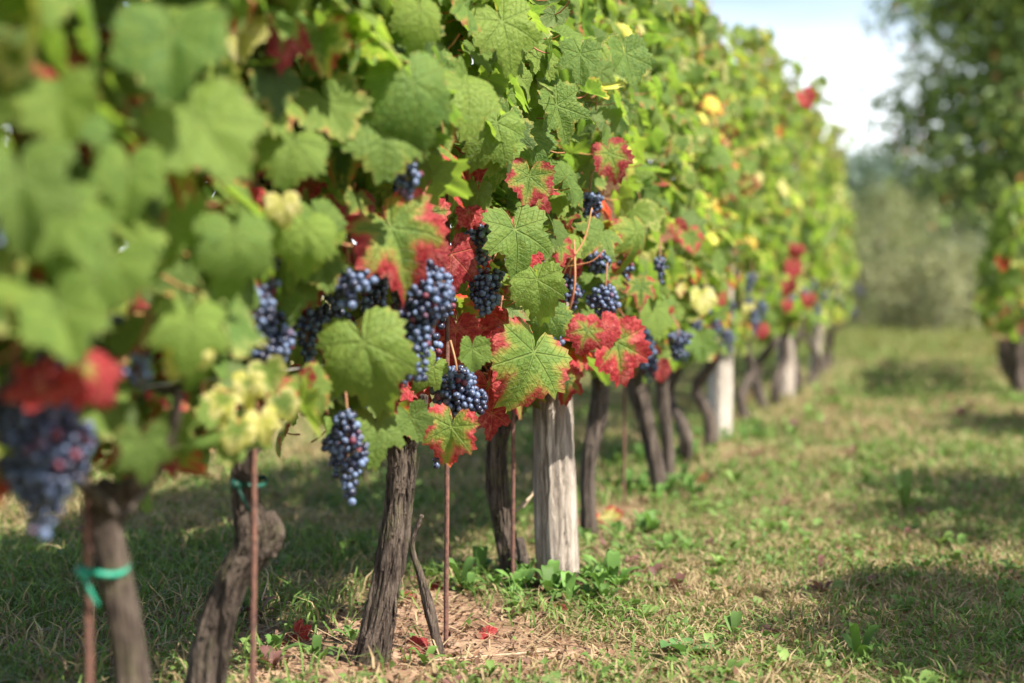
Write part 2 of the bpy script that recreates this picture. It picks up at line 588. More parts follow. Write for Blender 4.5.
# ------------------------------------------------------------------ grass, straw and weeds (uncountable)
def blades(mb, X, Y, H, W, col, lean, seed, flat=False):
    n = len(X)
    r = np.random.default_rng(seed)
    th = r.uniform(0, 2 * PI, n)
    side = np.stack([np.cos(th), np.sin(th), np.zeros(n)], -1)
    la = r.uniform(0, 2 * PI, n)
    ld = np.stack([np.cos(la), np.sin(la), np.zeros(n)], -1) * lean[:, None]
    up = np.array([0, 0, 1.0])
    base = np.stack([X, Y, ground_z(X, Y) - (.002 if not flat else -.004)], -1)
    if flat:
        H3 = H[:, None]
        p1 = base + norm(ld + 1e-6) * H3 * .5 + up * (H3 * r.uniform(.02, .25, (n, 1)))
        p2 = base + norm(ld + 1e-6) * H3 + up * (H3 * r.uniform(-.01, .2, (n, 1)) + .003)
        side = np.cross(norm(ld + 1e-6), up)
    else:
        p1 = base + up * H[:, None] * .55 + ld * H[:, None] * .30
        p2 = base + up * H[:, None] * (1 - .30 * lean[:, None]) + ld * H[:, None]
    w = side * W[:, None] * .5
    V = np.stack([base - w * .8, base + w * .8, p1 - w, p1 + w, p2], 1).reshape(-1, 3)
    o = np.arange(n) * 5
    q = np.stack([o, o + 1, o + 3, o + 2], -1)
    t = np.stack([o + 2, o + 3, o + 4], -1)
    c = np.repeat(np.concatenate([col, np.ones((n, 1))], 1), 5, 0)
    mb.add(V, t, q, 0, tint=c)


def scatter(y0, y1, dens, seed, xw=.46, xo=.5):
    r = np.random.default_rng(seed)
    area = (y1 - y0) * 2 * (xw * (y0 + y1) / 2 + xo)
    n = int(area * dens * 1.3)
    Y = r.uniform(y0, y1, n); X = r.uniform(-1, 1, n) * (xw * y1 + xo)
    keep = np.abs(X) < xw * Y + xo
    return X[keep], Y[keep]


def grass_colour(X, Y, seed):
    r = np.random.default_rng(seed)
    n = len(X)
    green = np.array([.085, .170, .034]); lime = np.array([.18, .26, .065])
    straw = np.array([.42, .335, .185]); brown = np.array([.20, .135, .075])
    p = fnoise(X, Y, 1.3, 21); q = fnoise(X, Y, 5.0, 22)
    u = r.uniform(0, 1, n)[:, None]
    c = green + (lime - green) * (u * .9)
    dryp = np.clip((p * .6 + q * .4 - .36) * 2.8, .14, .9)
    dry = r.uniform(0, 1, n) < dryp
    d = straw + (brown - straw) * r.uniform(0, 1, (n, 1)) ** 1.5
    c = np.where(dry[:, None], d, c)
    return c * r.uniform(.75, 1.2, (n, 1)), dry, p


mb = MB()
for (y0, y1, dens, wk, sd) in ((1.3, 4.2, 8200, 1.0, 1), (4.2, 8.5, 2600, 1.6, 2), (8.5, 20, 760, 2.8, 3)):
    X, Y = scatter(y0, y1, dens, sd)
    b = bare(X, Y) + (fnoise(X, Y, 9, 31) - .5) * .5
    r = np.random.default_rng(sd + 50)
    keep = r.uniform(0, 1, len(X)) > np.clip(b * 1.9 - .25, 0, .97)
    keep &= r.uniform(0, 1, len(X)) < .45 + .8 * fnoise(X, Y, 6, 33)
    X, Y = X[keep], Y[keep]
    col, dry, p = grass_colour(X, Y, sd + 60)
    d = (X - row_x(Y))
    tall = np.exp(-((d + .55) / .5) ** 2) * .030 + np.exp(-(d / .3) ** 2) * .012
    tall += np.exp(-((X + 1.45) / .45) ** 2 - ((Y - 4.3) / .7) ** 2) * .09
    tall += np.exp(-(np.maximum(15 - Y, 0) / 2.0) ** 2) * .22
    far = np.exp(-(np.maximum(15 - Y, 0) / 3.0) ** 2)[:, None] * .75
    col = col * (1 - far) + np.array([.21, .225, .075]) * far * r.uniform(.7, 1.25, (len(X), 1))
    H = (.010 + .020 * r.uniform(0, 1, len(X)) ** 1.6 + .025 * (1 - p)) * (1 + .15 * wk) + tall * r.uniform(.4, 1.3, len(X))
    W = (.0022 + .0026 * r.uniform(0, 1, len(X))) * wk
    blades(mb, X, Y, H, W, col, r.uniform(.3, 1.5, len(X)), sd + 70)
tag(mb.build('grass', M['grass'], smooth=False), 'short green and straw coloured mown grass of the alley', 'grass', kind='stuff')

mb = MB()
for (y0, y1, dens, wk, sd) in ((1.3, 4.2, 4200, 1.0, 4), (4.2, 9, 1100, 1.6, 5)):
    X, Y = scatter(y0, y1, dens, sd)
    r = np.random.default_rng(sd + 50)
    keep = r.uniform(0, 1, len(X)) < np.clip(fnoise(X, Y, 2.2, 41) * 2.0 - .5, .08, 1)
    X, Y = X[keep], Y[keep]
    n = len(X)
    c = np.array([.40, .32, .19]) + (np.array([.20, .12, .07]) - np.array([.40, .32, .19])) * r.uniform(0, 1, (n, 1)) ** 1.4
    blades(mb, X, Y, r.uniform(.03, .11, n), (.0016 + .0022 * r.uniform(0, 1, n)) * wk, c, np.ones(n), sd + 70, True)
tag(mb.build('straw', M['grass'], smooth=False), 'dry cut straw lying over the mown ground', 'straw', kind='stuff')


def leaf_cloud(mb, C, size, N, col, seed, aspect=.5):
    """small folded pointed leaves at C"""
    r = np.random.default_rng(seed)
    n = len(C)
    d = norm(r.normal(0, 1, (n, 3)) + np.array([0, 0, -.35])); nn = norm(N + r.normal(0, .6, (n, 3)))
    s = norm(np.cross(d, nn)); nn = np.cross(s, d)
    L = (size * r.uniform(.6, 1.3, n))[:, None]; w = L * aspect * .5
    V = np.stack([C, C + d * L * .35 - s * w + nn * w * .3, C + d * L * .42 - nn * w * .1, C + d * L * .35 + s * w + nn * w * .3,
                  C + d * L - nn * L * .12], 1).reshape(-1, 3)
    o = np.arange(n) * 5
    t = np.concatenate([np.stack([o, o + 2, o + 1], -1), np.stack([o, o + 3, o + 2], -1), np.stack([o + 1, o + 2, o + 4], -1), np.stack([o + 2, o + 3, o + 4], -1)])
    mb.add(V, t, None, 0, tint=np.repeat(np.concatenate([col, np.ones((n, 1))], 1), 5, 0))


def weed_leaf_template(n=6, taper=1.0):
    t = np.linspace(0, 1, n)
    w = np.sin(PI * np.clip(t * .93 + .05, 0, 1)) ** taper * .5
    return t, w


def rosettes(mb, X, Y, size, col, seed, nl=(4, 8), aspect=.42, rise=.55):
    r = np.random.default_rng(seed)
    t, w = weed_leaf_template(6)
    for x, y, s, c in zip(X, Y, size, col):
        z = gz(x, y)
        k = r.integers(*nl)
        a0 = r.uniform(0, 2 * PI)
        for j in range(k):
            a = a0 + j * 2 * PI / k + r.uniform(-.4, .4)
            L = s * r.uniform(.6, 1.15); el = rise * r.uniform(.4, 1.5)
            d = np.array([math.cos(a), math.sin(a), 0]); sd = np.array([-d[1], d[0], 0])
            zz = np.sin(t * PI * .62) * L * math.sin(el)
            C = np.array([x, y, z + .002]) + d * (t * L * math.cos(el))[:, None] + np.array([0, 0, 1]) * zz[:, None]
            ww = (w * L * aspect)[:, None]
            up = np.array([0, 0, 1]) * ww * .35
            V = np.stack([C - sd * ww + up, C, C + sd * ww + up], 1).reshape(-1, 3)
            o = np.arange(5) * 3
            q = np.concatenate([np.stack([o, o + 1, o + 4, o + 3], -1), np.stack([o + 1, o + 2, o + 5, o + 4], -1)])
            mb.add(V, None, q, 0, tint=np.append(c * r.uniform(.75, 1.25), 1.0))


mb = MB()
r = np.random.default_rng(91)
for (y0, y1, n0, sk) in ((1.6, 4.4, 3600, 1.0), (4.4, 9, 1800, 1.5)):
    X, Y = scatter(y0, y1, n0 / ((y1 - y0) * 2 * (.46 * (y0 + y1) / 2 + .5)), int(y0 * 10))
    d = X - row_x(Y)
    dens = .22 + np.exp(-((d - .18) / .30) ** 2) * .9
    dens *= np.clip(1.25 - bare(X, Y) * 1.5, .04, 1)
    keep = r.uniform(0, 1, len(X)) < dens * (.3 + fnoise(X, Y, 2.5, 61))
    X, Y = X[keep], Y[keep]; n = len(X)
    col = np.array([.085, .165, .035]) + (np.array([.17, .25, .07]) - np.array([.085, .165, .035])) * r.uniform(0, 1, (n, 1))
    old = r.uniform(0, 1, n) < .14
    col[old] = (.14, .07, .06)
    rosettes(mb, X, Y, r.uniform(.016, .052, n) * sk, col, 92)
for (y0, y1, n0, sk) in ((1.6, 4.4, 26000, 1.0), (4.4, 10, 16000, 1.9)):
    X, Y = scatter(y0, y1, n0 / ((y1 - y0) * 2 * (.46 * (y0 + y1) / 2 + .5)), int(y0 * 10) + 1)
    keep = r.uniform(0, 1, len(X)) < np.clip(fnoise(X, Y, 3.0, 63) * 2.4 - .7, .03, 1) * np.clip(1.3 - bare(X, Y) * 1.5, .05, 1)
    X, Y = X[keep], Y[keep]; n = len(X)
    C = np.stack([X, Y, ground_z(X, Y) + r.uniform(.004, .034, n)], -1)
    u = r.uniform(0, 1, (n, 1))
    col = np.array([.070, .135, .030]) + (np.array([.15, .22, .055]) - np.array([.070, .135, .030])) * u
    br = r.uniform(0, 1, n) < .16
    col[br] = np.array([.16, .085, .055]) * r.uniform(.6, 1.3, (int(br.sum()), 1))
    leaf_cloud(mb, C, .013 * sk, np.tile([0, 0, 1.3], (n, 1)), col, 64, .75)
for bx0, by0, bn in ((.10, 2.94, 26), (-.30, 2.36, 3), (.01, 3.0, 14), (.2, 3.6, 16), (.45, 4.4, 18), (.9, 6.05, 18), (-.42, 1.9, 9), (.58, 5.1, 12)):
    th_ = r.uniform(0, 2 * PI, bn); d_ = r.uniform(.05, .17, bn)
    rosettes(mb, bx0 + d_ * np.cos(th_), by0 + d_ * np.sin(th_), r.uniform(.03, .075, bn), np.array([.10, .19, .045]) * r.uniform(.7, 1.4, (bn, 1)), 93, (4, 8), .36, .9)
X, Y = scatter(1.7, 4.0, 3600, 333); keep = r.uniform(0, 1, len(X)) < np.clip(bare(X, Y) * 1.5 - .1, 0, 1); X, Y = X[keep], Y[keep]; n = len(X)
leaf_cloud(mb, np.stack([X, Y, ground_z(X, Y) + r.uniform(.001, .012, n)], -1), .014, np.tile([0, 0, 1.6], (n, 1)),
           np.array([.15, .085, .055]) * r.uniform(.4, 1.7, (n, 1)), 66, .6)
tag(mb.build('ground_weeds', M['grass'], smooth=True), 'low broad-leaved weeds and clover between the grass', 'weeds', kind='stuff')


# ------------------------------------------------------------------ vine leaves
def leaf_template(kind, nteeth, rings):
    key = [(0, 1.0), (12, .95), (26, .83), (38, .80), (52, .90), (63, .88), (80, .76), (93, .73), (108, .78), (124, .74), (142, .66), (158, .55), (170, .36), (175, .2)]
    deep = (.06, .17, .0)[kind]
    a = np.array([p[0] for p in key], float); rr = np.array([p[1] for p in key])
    for i, v in enumerate(a):
        if v in (26, 38, 80, 93): rr[i] -= deep
    n = nteeth * 2 + 1
    th = np.linspace(-174, 174, n)
    base = np.interp(np.abs(th), a, rr)
    ker = np.array([1, 2, 1]) / 4.0
    sm = np.convolve(np.pad(base, 1, mode='edge'), ker, 'valid')
    tr = np.random.default_rng(kind + 5)
    tooth = np.where(np.arange(n) % 2 == 0, 1.0, -1.0) * tr.uniform(.35, 1.0, n)
    outer = base * (1 + .088 * tooth * (np.abs(th) < 168))
    t = np.radians(th)
    xs = [0.0]; ys = [0.0]; rim = [0.0]
    for f in rings:
        rr_ = (outer if f == 1.0 else sm) * f
        # inner rings do not reach into the stalk notch as far
        xs += list(rr_ * np.sin(t)); ys += list(rr_ * np.cos(t)); rim += [f] * n
    tris = [(0, 1 + i + 1, 1 + i) for i in range(n - 1)]
    quads = []
    for k in range(len(rings) - 1):
        o = 1 + k * n
        for i in range(n - 1):
            quads.append((o + i, o + i + 1, o + n + i + 1, o + n + i))
    return (np.array(xs), np.array(ys), np.array(rim), np.array(tris), np.array(quads))


TPL = {'fine': [leaf_template(k, 25, (.35, .62, .85, 1.0)) for k in range(3)],
       'mid': [leaf_template(k, 17, (.5, .82, 1.0)) for k in range(3)],
       'low': [leaf_template(k, 9, (.6, 1.0)) for k in range(3)]}


def add_leaves(mb, pos, Nn, Tt, R, tint, seed, res='fine', petiole=True, cup=1.0):
    pos = np.asarray(pos, float).reshape(-1, 3); n = len(pos)
    if not n: return
    Nn = norm(np.asarray(Nn, float).reshape(-1, 3)); Tt = np.asarray(Tt, float).reshape(-1, 3)
    Tt = norm(Tt - Nn * np.sum(Tt * Nn, -1, keepdims=True)); Bb = np.cross(Tt, Nn)
    R = np.asarray(R, float).reshape(-1); tint = np.asarray(tint, float).reshape(-1, 4)
    r = np.random.default_rng(seed)
    kinds = r.integers(0, 3, n)
    for kd in range(3):
        sel = np.where(kinds == kd)[0]; m = len(sel)
        if not m: continue
        x, y, rim, tr, qd = TPL[res][kd]; k = len(x)
        rr = np.hypot(x, y); th = np.arctan2(x, y)
        rel = np.abs(np.mod(np.abs(th) + R_(26), R_(52)) - R_(26))
        perp = rr * np.sin(rel)
        u = lambda a, b: r.uniform(a, b, (m, 1))
        asp = u(.90, 1.12)
        z = (-u(-.16, .42) * cup * rr ** 2 + u(-.16, .46) * cup * np.abs(x) - u(-.05, .55) * cup * np.maximum(y, 0) ** 2
             + u(.03, .12) * cup * rr ** 2 * np.sin(2 * th + u(0, 6.3)) + u(.02, .075) * rr ** 2 * np.sin(5 * th + u(0, 6.3))
             + u(.01, .04) * rr ** 3 * np.sin(11 * th + u(0, 6.3)) + u(.10, .24) * perp - .12 * perp * (rim >= 1.0))
        X = (x * asp)[..., None]; Y = np.broadcast_to(y, (m, k))[..., None]; Z = z[..., None]
        V = pos[sel][:, None] + R[sel][:, None, None] * (X * Bb[sel][:, None] + Y * Tt[sel][:, None] + Z * Nn[sel][:, None])
        off = (np.arange(m) * k)[:, None, None]
        luv = np.broadcast_to(np.stack([x, y, rim], -1), (m, k, 3)).reshape(-1, 3)
        mb.add(V, (tr[None] + off).reshape(-1, 3), (qd[None] + off).reshape(-1, 4), 0, luv=luv,
               tint=np.repeat(tint[sel], k, 0))
    if petiole:
        for i in range(n):
            d = -Tt[i] * .75 - Nn[i] * .8 + r.normal(0, .25, 3)
            d[2] = d[2] * .6 - .15
            L = R[i] * r.uniform(.7, 1.25)
            p0 = pos[i]; p2 = p0 + norm(d) * L; p1 = (p0 + p2) / 2 + np.array([0, 0, -.12 * L])
            tube(mb, [p0, p1, p2], [.0011, .0012, .0016], 4, 4, mat=1, cap=False,
                 luv=np.zeros(3), tint=np.array([0, 0, 0, .5]))


FWD = np.array([0, math.cos(TILT), -math.sin(TILT)])
UPV = np.array([0, math.sin(TILT), math.cos(TILT)])
RGT = np.array([1.0, 0, 0])

# ------------------------------------------------------------------ what hangs at the face of the row: bunches and single leaves
# bunch: place in the photo (x, y of its middle), depth, width and height there, looseness
BUNCHES = [
    (404, 176, 1.90, 42, 48, 0), (348, 287, 1.92, 58, 44, 0), (415, 320, 2.02, 66, 118, 0), (476, 246, 2.42, 38, 44, 0),
    (484, 292, 2.46, 46, 46, 0), (456, 398, 2.36, 70, 62, .1), (347, 456, 2.02, 48, 92, .62), (275, 352, 1.86, 56, 78, .15),
    (395, 345, 2.2, 40, 80, 0), (440, 452, 2.38, 20, 40, .5), (590, 211, 2.98, 30, 38, 0), (597, 263, 3.0, 36, 26, 0), (570, 293, 2.92, 30, 38, 0),
    (606, 307, 2.96, 36, 46, 0), (660, 270, 3.42, 18, 28, 0), (624, 272, 3.2, 18, 32, 0), (678, 346, 3.7, 28, 30, 0),
    (558, 348, 2.86, 24, 36, .2), (52, 450, 1.33, 112, 165, .1), (140, 374, 1.42, 42, 42, 0), (12, 420, 1.30, 60, 90, 0),
    (272, 287, 1.8, 24, 24, .2), (330, 300, 2.1, 40, 50, .1), (640, 352, 3.75, 34, 60, .1), (755, 322, 5.2, 14, 26, 0), (716, 330, 4.8, 14, 30, 0),
    (398, 182, 2.2, 26, 30, .2), (306, 336, 2.0, 40, 60, .2), (332, 340, 2.15, 44, 60, .1), (376, 296, 2.15, 44, 50, .1), (444, 300, 2.36, 34, 56, .1), (434, 358, 2.36, 30, 50, .2), (262, 372, 1.86, 34, 50, .3), (60, 395, 1.36, 90, 90, 0), (500, 340, 2.6, 26, 40, 0)]

# leaf: place (x, y of its middle), depth, size across, direction of the tip (0 down, + to the right), turn, nod, red, yellow, dark, words
LEAVES = [
    (367, 354, 1.90, 124, 18, .05, .25, .10, .05, 0, 'broad sunlit green leaf with rounded teeth'),
    (396, 238, 1.95, 116, 32, .10, .30, .58, .0, 0, 'green leaf with broad pink and red margin'),
    (450, 434, 2.30, 74, -12, .0, .15, .56, .1, 0, 'green leaf with bright red scalloped edge'),
    (530, 362, 2.42, 104, -22, .75, .15, .42, .0, 0, 'folded green leaf turning red at its lower half'),
    (516, 238, 2.40, 88, 10, .45, .2, .0, .0, 0, None), (478, 197, 2.40, 46, 0, .1, .2, .0, .05, 0, None),
    (538, 286, 2.40, 68, 8, .2, .3, .0, .0, 0, None),
    (452, 262, 2.36, 82, 5, .5, .0, .95, .0, 0, 'upright dull red leaf'),
    (503, 330, 2.58, 66, -30, .2, .2, .92, .0, 0, 'crumpled crimson leaf'),
    (456, 336, 2.48, 66, 0, .0, .2, .97, .3, 0, 'orange red leaf between the bunches'),
    (490, 392, 2.48, 66, 15, .4, .1, .99, .0, 0, 'scarlet leaf hanging low'),
    (424, 290, 2.3, 60, 35, .3, .1, .9, .0, 0, 'red leaf beside the large bunch'),
    (618, 350, 2.88, 84, 12, .35, .2, .74, .0, 0, 'pink and green leaf with crimson rim'),
    (567, 384, 2.86, 46, 0, .1, .1, .66, .0, .5, 'dark red and green leaf hanging before the post'),
    (472, 353, 2.30, 46, 0, .2, .3, .0, .05, 0, None), (430, 372, 2.28, 56, -30, .6, .2, .0, .05, 0, None),
    (376, 432, 2.05, 70, 0, .0, .3, .05, .1, .2, None), (412, 422, 2.2, 50, 20, .0, .2, .1, .0, .3, None),
    (236, 432, 1.62, 59, -10, .1, .3, .0, .62, 0, 'pale yellow leaf'), (264, 424, 1.63, 55, 20, .2, .3, .0, .85, 0, 'cream yellow leaf'),
    (284, 404, 1.66, 50, 30, .3, .3, .0, .55, 0, 'pale yellow leaf'), (248, 388, 1.64, 57, 0, .0, .4, .0, .7, 0, None),
    (222, 402, 1.6, 50, -30, .2, .3, .0, .6, 0, None), (268, 375, 1.66, 54, 15, .2, .3, .0, .5, 0, None),
    (283, 206, 1.62, 50, 10, .2, .2, .0, 1.0, 0, 'small cream yellow leaf'),
    (240, 36, 1.60, 76, 0, .1, .3, .1, .95, 0, 'yellow leaf'), (322, 44, 1.74, 84, 5, .1, .2, .42, .55, 0, 'yellow green leaf with pink lobes'),
    (330, 110, 1.78, 90, 25, .2, .3, .25, .4, 0, None), (382, 130, 1.82, 110, 10, .2, .3, .15, .25, 0, None),
    (92, 374, 1.28, 84, 50, .2, .3, .80, .85, 0, 'blurred orange red leaf'), (36, 392, 1.27, 90, -60, .2, .6, .92, .0, 0, 'blurred red leaf over the near bunch'),
    (345, 146, 1.86, 82, 0, .2, .0, .35, .0, .9, 'dark purplish green leaf'),
    (416, 92, 1.80, 120, 22, .2, .25, .0, .0, 0, None),
    (172, 46, 1.28, 158, 0, .1, .35, .0, .05, 0, None), (208, 132, 1.33, 160, 40, .2, .35, .0, .0, 0, None),
    (236, 245, 1.42, 120, 8, .5, .2, .0, .0, 0, None), (128, 178, 1.28, 115, 0, .1, .3, .0, .0, 0, None),
    (62, 318, 1.18, 135, 20, .2, .4, .0, .0, 0, None), (20, 190, 1.14, 170, 10, .3, .2, .0, .1, .25, None),
    (105, 272, 1.22, 140, -20, .1, .4, .0, .0, 0, None), (60, 110, 1.22, 120, 10, .1, .3, .0, .05, 0, None),
    (70, 225, 1.2, 130, 30, .1, .4, .0, .1, 0, None), (190, 330, 1.4, 110, 0, .3, .3, .0, .1, 0, None),
    (145, 452, 1.36, 96, 8, .6, .1, .08, .1, .15, None), (290, 150, 1.66, 100, -15, .1, .3, .1, .25, 0, None),
    (305, 235, 1.72, 90, 0, .2, .3, .05, .25, 0, None), (15, 60, 1.2, 70, 0, .5, .1, .0, .6, 0, None),
    (420, 16, 1.95, 66, 0, .1, .2, .0, .0, 0, None), (505, 30, 2.2, 92, 20, .2, .3, .0, .0, 0, None),
    (492, 130, 2.25, 90, -30, .2, .3, .1, .0, 0, None), (560, 112, 2.6, 76, 30, .2, .3, .2, .0, 0, None),
    (528, 182, 2.5, 60, -10, .3, .2, .55, .1, 0, 'green leaf with crimson blotches'),
    (540, 205, 2.52, 44, 20, .5, .1, .8, .0, 0, 'small crimson leaf'),
    (612, 158, 2.9, 54, 20, .2, .3, .66, .2, 0, 'pink leaf'), (640, 238, 3.1, 66, 25, .6, .2, .42, .0, 0, None),
    (598, 236, 2.9, 54, -40, .2, .5, .3, .1, 0, None), (580, 60, 2.5, 60, 0, .2, .3, .0, .0, 0, None), (626, 60, 2.8, 64, 10, .2, .3, .0, .0, 0, None),
    (570, 268, 2.94, 36, 0, .3, .2, .9, .0, 0, 'small red leaf among grapes'), (546, 318, 2.7, 60, -25, .4, .2, .2, .0, 0, None),
    (655, 315, 3.5, 60, 0, .3, .3, .0, .0, 0, None), (660, 370, 3.9, 30, 20, .3, .1, .95, .2, 0, 'small scarlet leaf'),
    (700, 345, 4.2, 44, 0, .2, .3, .0, .1, 0, None), (702, 300, 4.3, 36, 0, .2, .3, .0, .85, 0, 'yellow leaf'),
    (432, 252, 2.15, 54, 40, .2, .1, .9, .1, 0, 'dull red leaf'), (508, 346, 2.5, 50, 0, .3, .2, .93, .0, 0, 'crimson leaf'),
    (586, 334, 2.8, 48, -20, .2, .2, .72, .2, 0, 'pink and green leaf'), (492, 418, 2.46, 46, 10, .3, .2, .97, .0, 0, 'scarlet leaf'),
    (352, 204, 1.95, 60, -20, .2, .2, .62, .1, .2, None), (480, 162, 2.4, 42, 0, .3, .2, .8, .0, 0, 'crimson edged leaf'),
    (604, 330, 2.85, 50, 20, .3, .2, .86, .2, 0, 'pink leaf'), (560, 250, 2.8, 40, 0, .3, .2, .66, .2, 0, None),
    (470, 216, 2.4, 36, 20, .4, .2, .9, .0, 0, 'crimson leaf'), (322, 270, 1.9, 54, 20, .2, .3, .2, .2, 0, None),
    (640, 290, 3.2, 42, 0, .4, .2, .5, .1, 0, None), (690, 240, 4.0, 34, 20, .4, .2, .55, .2, 0, None),
    (797, 250, 6.5, 20, 0, .3, .1, .95, .3, 0, 'bright red leaf'), (786, 306, 6.3, 18, 0, .3, .1, .92, .3, 0, 'bright red leaf'),
    (793, 268, 6.4, 26, 0, .3, .1, .95, .2, 0, 'bright red leaf'), (788, 288, 6.3, 24, 15, .3, .1, .97, .3, 0, 'bright red leaf'),
    (808, 300, 6.8, 20, 0, .3, .1, .95, .3, 0, 'bright red leaf'), (762, 330, 5.4, 22, 0, .3, .1, .95, .0, 0, 'bright red leaf'),
    (748, 310, 5.2, 18, 0, .3, .1, .0, .9, 0, 'yellow leaf'), (806, 98, 5.2, 26, 30, .3, .1, .9, .0, 0, 'red leaf near the top'),
]
GUARD = [(b[0], b[1], max(b[3], b[4]) * .31, b[2]) for b in BUNCHES] + [(l[0], l[1], l[3] * .30, l[2]) for l in LEAVES]
GUARD += [(245, 490, 45, 1.75), (115, 560, 60, 1.4), (0, 590, 80, 1.5), (300, 520, 40, 1.9), (400, 500, 30, 2.2), (500, 470, 30, 2.8)]
GUARD = np.array(GUARD)


def guarded(P, rad_px):
    """leaves that would hide a bunch or a single leaf of the face"""
    px, py = project(P)
    dep = P[:, 1]
    bad = np.zeros(len(P), bool)
    for gx_, gy_, gr, gd in GUARD:
        bad |= (np.hypot(px - gx_, py - gy_) < gr + rad_px * .50) & (dep < gd + .03)
    return bad


# ------------------------------------------------------------------ grape bunches
def ico(sub):
    bm = bmesh.new(); bmesh.ops.create_icosphere(bm, subdivisions=sub, radius=1.0)
    V = np.array([v.co[:] for v in bm.verts]); F = np.array([[v.index for v in f.verts] for f in bm.faces]); bm.free()
    return V, F


ICO = {2: ico(2), 3: ico(3)}


def bunch_points(L, Wd, rb, loose, seed):
    """berry centres of one hanging bunch, shoulder at the origin"""
    r = np.random.default_rng(seed)
    target = int(1.35 * (L * Wd * Wd) / ((2 * rb) ** 3) * (1 - .62 * loose)) + 6
    n = target * 14
    u = r.uniform(0, 1, n)
    prof = np.interp(u, [0, .12, .35, .7, 1.0], [.55, .95, 1.0, .66, .25]) * (1 + .22 * np.sin(u * 9 + seed))
    a = r.uniform(0, 2 * PI, n)
    rad = Wd * .5 * prof * np.sqrt(r.uniform(.02, 1, n)) * (1 + .25 * np.cos(a + seed) * (u < .4))
    C = np.stack([rad * np.cos(a), rad * np.sin(a), -u * L + .12 * L * (r.uniform(0, 1, n) - .5)], -1)
    alive = np.ones(n, bool); out = []
    for i in range(n):
        if not alive[i]: continue
        out.append(i)
        if len(out) >= target: break
        alive &= np.einsum('ij,ij->i', C - C[i], C - C[i]) > (1.70 * rb) ** 2
    return C[out]


def make_bunch(centre, wpx, hpx, depth, loose, parent, seed, sub=3):
    r = np.random.default_rng(seed)
    sc = depth / FPX
    rb = .0059 * r.uniform(.93, 1.06)
    L = max(hpx * sc - rb * 2, rb * 2); Wd = max(wpx * sc * .9 - rb * 2, rb * 2.5)
    pts = bunch_points(L, Wd, rb, loose, seed)
    top = np.array(centre) + np.array([0, 0, L / 2])
    lean = r.normal(0, .10, 2)
    pts[:, 0] += pts[:, 2] * lean[0]; pts[:, 1] += pts[:, 2] * lean[1]
    V, F = ICO[sub]
    mb = MB(); k = len(V)
    n = len(pts)
    rr = rb * r.uniform(.70, 1.08, n)
    sq = 1 + r.uniform(-.05, .08, (n, 1, 3))
    allv = top + pts[:, None] + V[None] * rr[:, None, None] * sq
    tint = np.repeat(np.stack([r.uniform(0, 1, n)] * 3 + [np.ones(n)], -1), k, 0)
    mb.add(allv, (F[None] + (np.arange(n) * k)[:, None, None]).reshape(-1, 3), None, 0, btint=tint)
    o = mb.build('grape_bunch', M['berry'], parent)
    st = MB()
    hook = top + np.array([r.normal(0, .01), .015, .05])
    ax = [hook, top + np.array([0, 0, .012])] + [top + np.array([lean[0] * -t * L, lean[1] * -t * L, -t * L]) for t in (.3, .6, .92)]
    tube(st, ax, [.0022, .0020, .0015, .0012, .0008], 6, 16)
    for p in pts[::2]:
        t = np.clip(-p[2] / L - .06, 0, .9)
        a = top + np.array([lean[0] * -t * L, lean[1] * -t * L, -t * L])
        tube(st, [a, top + p], [.0009, .0007], 4, 2, cap=False)
    s = st.build('stalk', M['stalk'], o, origin=tuple(parent.location))
    return o


# ------------------------------------------------------------------ vines
def bark_disp(seed, ridge=.16, lump=.22, stretch=1.0):
    r = np.random.default_rng(seed)
    ms = r.integers(5, 17, 6); ph = r.uniform(0, 6.3, 6); tw = r.uniform(-3.5, 3.5, 6); am = r.uniform(.3, 1.0, 6)

    def f(th, s, P):
        out = np.ones((len(P), th.shape[1]))
        for m, p, t, a in zip(ms, ph, tw, am):
            wob = .9 * np.sin(s * 9 * stretch + p * 3) + .6 * np.sin(s * 23 * stretch + p)
            w = np.sin(m * th + t * s * 2 + p + wob)
            out += ridge * a * (np.abs(w) ** .6 * np.sign(w)) / 2.6
        cx, cy, pz = np.cos(th), np.sin(th), P[:, 2:3]
        sd = abs(int(seed)) + 3
        n = (vnoise3(cx * 2.4, cy * 2.4, pz * 26, sd) * .5 + vnoise3(cx * 5, cy * 5, pz * 40, sd + 1) * .38
             + vnoise3(cx * 11, cy * 11, pz * 60, sd + 2) * .26 + vnoise3(cx * 22, cy * 22, pz * 110, sd + 3) * .16
             + vnoise3(cx * 1.1, cy * 1.1, pz * 10, sd + 4) * .7)
        return np.maximum(out + lump * n, .35)
    return f


def bark_strips(mb, P, r, n, seed):
    """shreds of bark standing off the trunk"""
    g = np.random.default_rng(seed)
    T, A, B = frames(P)
    m = len(P)
    for _ in range(n):
        i0 = g.integers(0, int(m * .85)); ln = g.integers(int(m * .04), int(m * .20)); i1 = min(m - 1, i0 + ln)
        th = g.uniform(0, 2 * PI); w = g.uniform(.0008, .0036); lift = g.uniform(.0, .50) * (g.uniform() < .6); dth = g.uniform(-.5, .5)
        idx = np.linspace(i0, i1, 6).astype(int)
        vs = []
        for q, i in enumerate(idx):
            t = th + dth * q / 5
            out = math.cos(t) * A[i] + math.sin(t) * B[i]; sd = -math.sin(t) * A[i] + math.cos(t) * B[i]
            rad = r[i] * (1.05 + lift * (q / 5) ** 2 * .6 + .05 * g.normal())
            c = P[i] + out * rad
            ww = w * (1 - .7 * (q / 5))
            vs += [c - sd * ww, c + out * ww * .5, c + sd * ww]
        o = np.arange(5) * 3
        mb.add(np.array(vs), None, np.concatenate([np.stack([o, o + 1, o + 4, o + 3], -1), np.stack([o + 1, o + 2, o + 5, o + 4], -1)]))


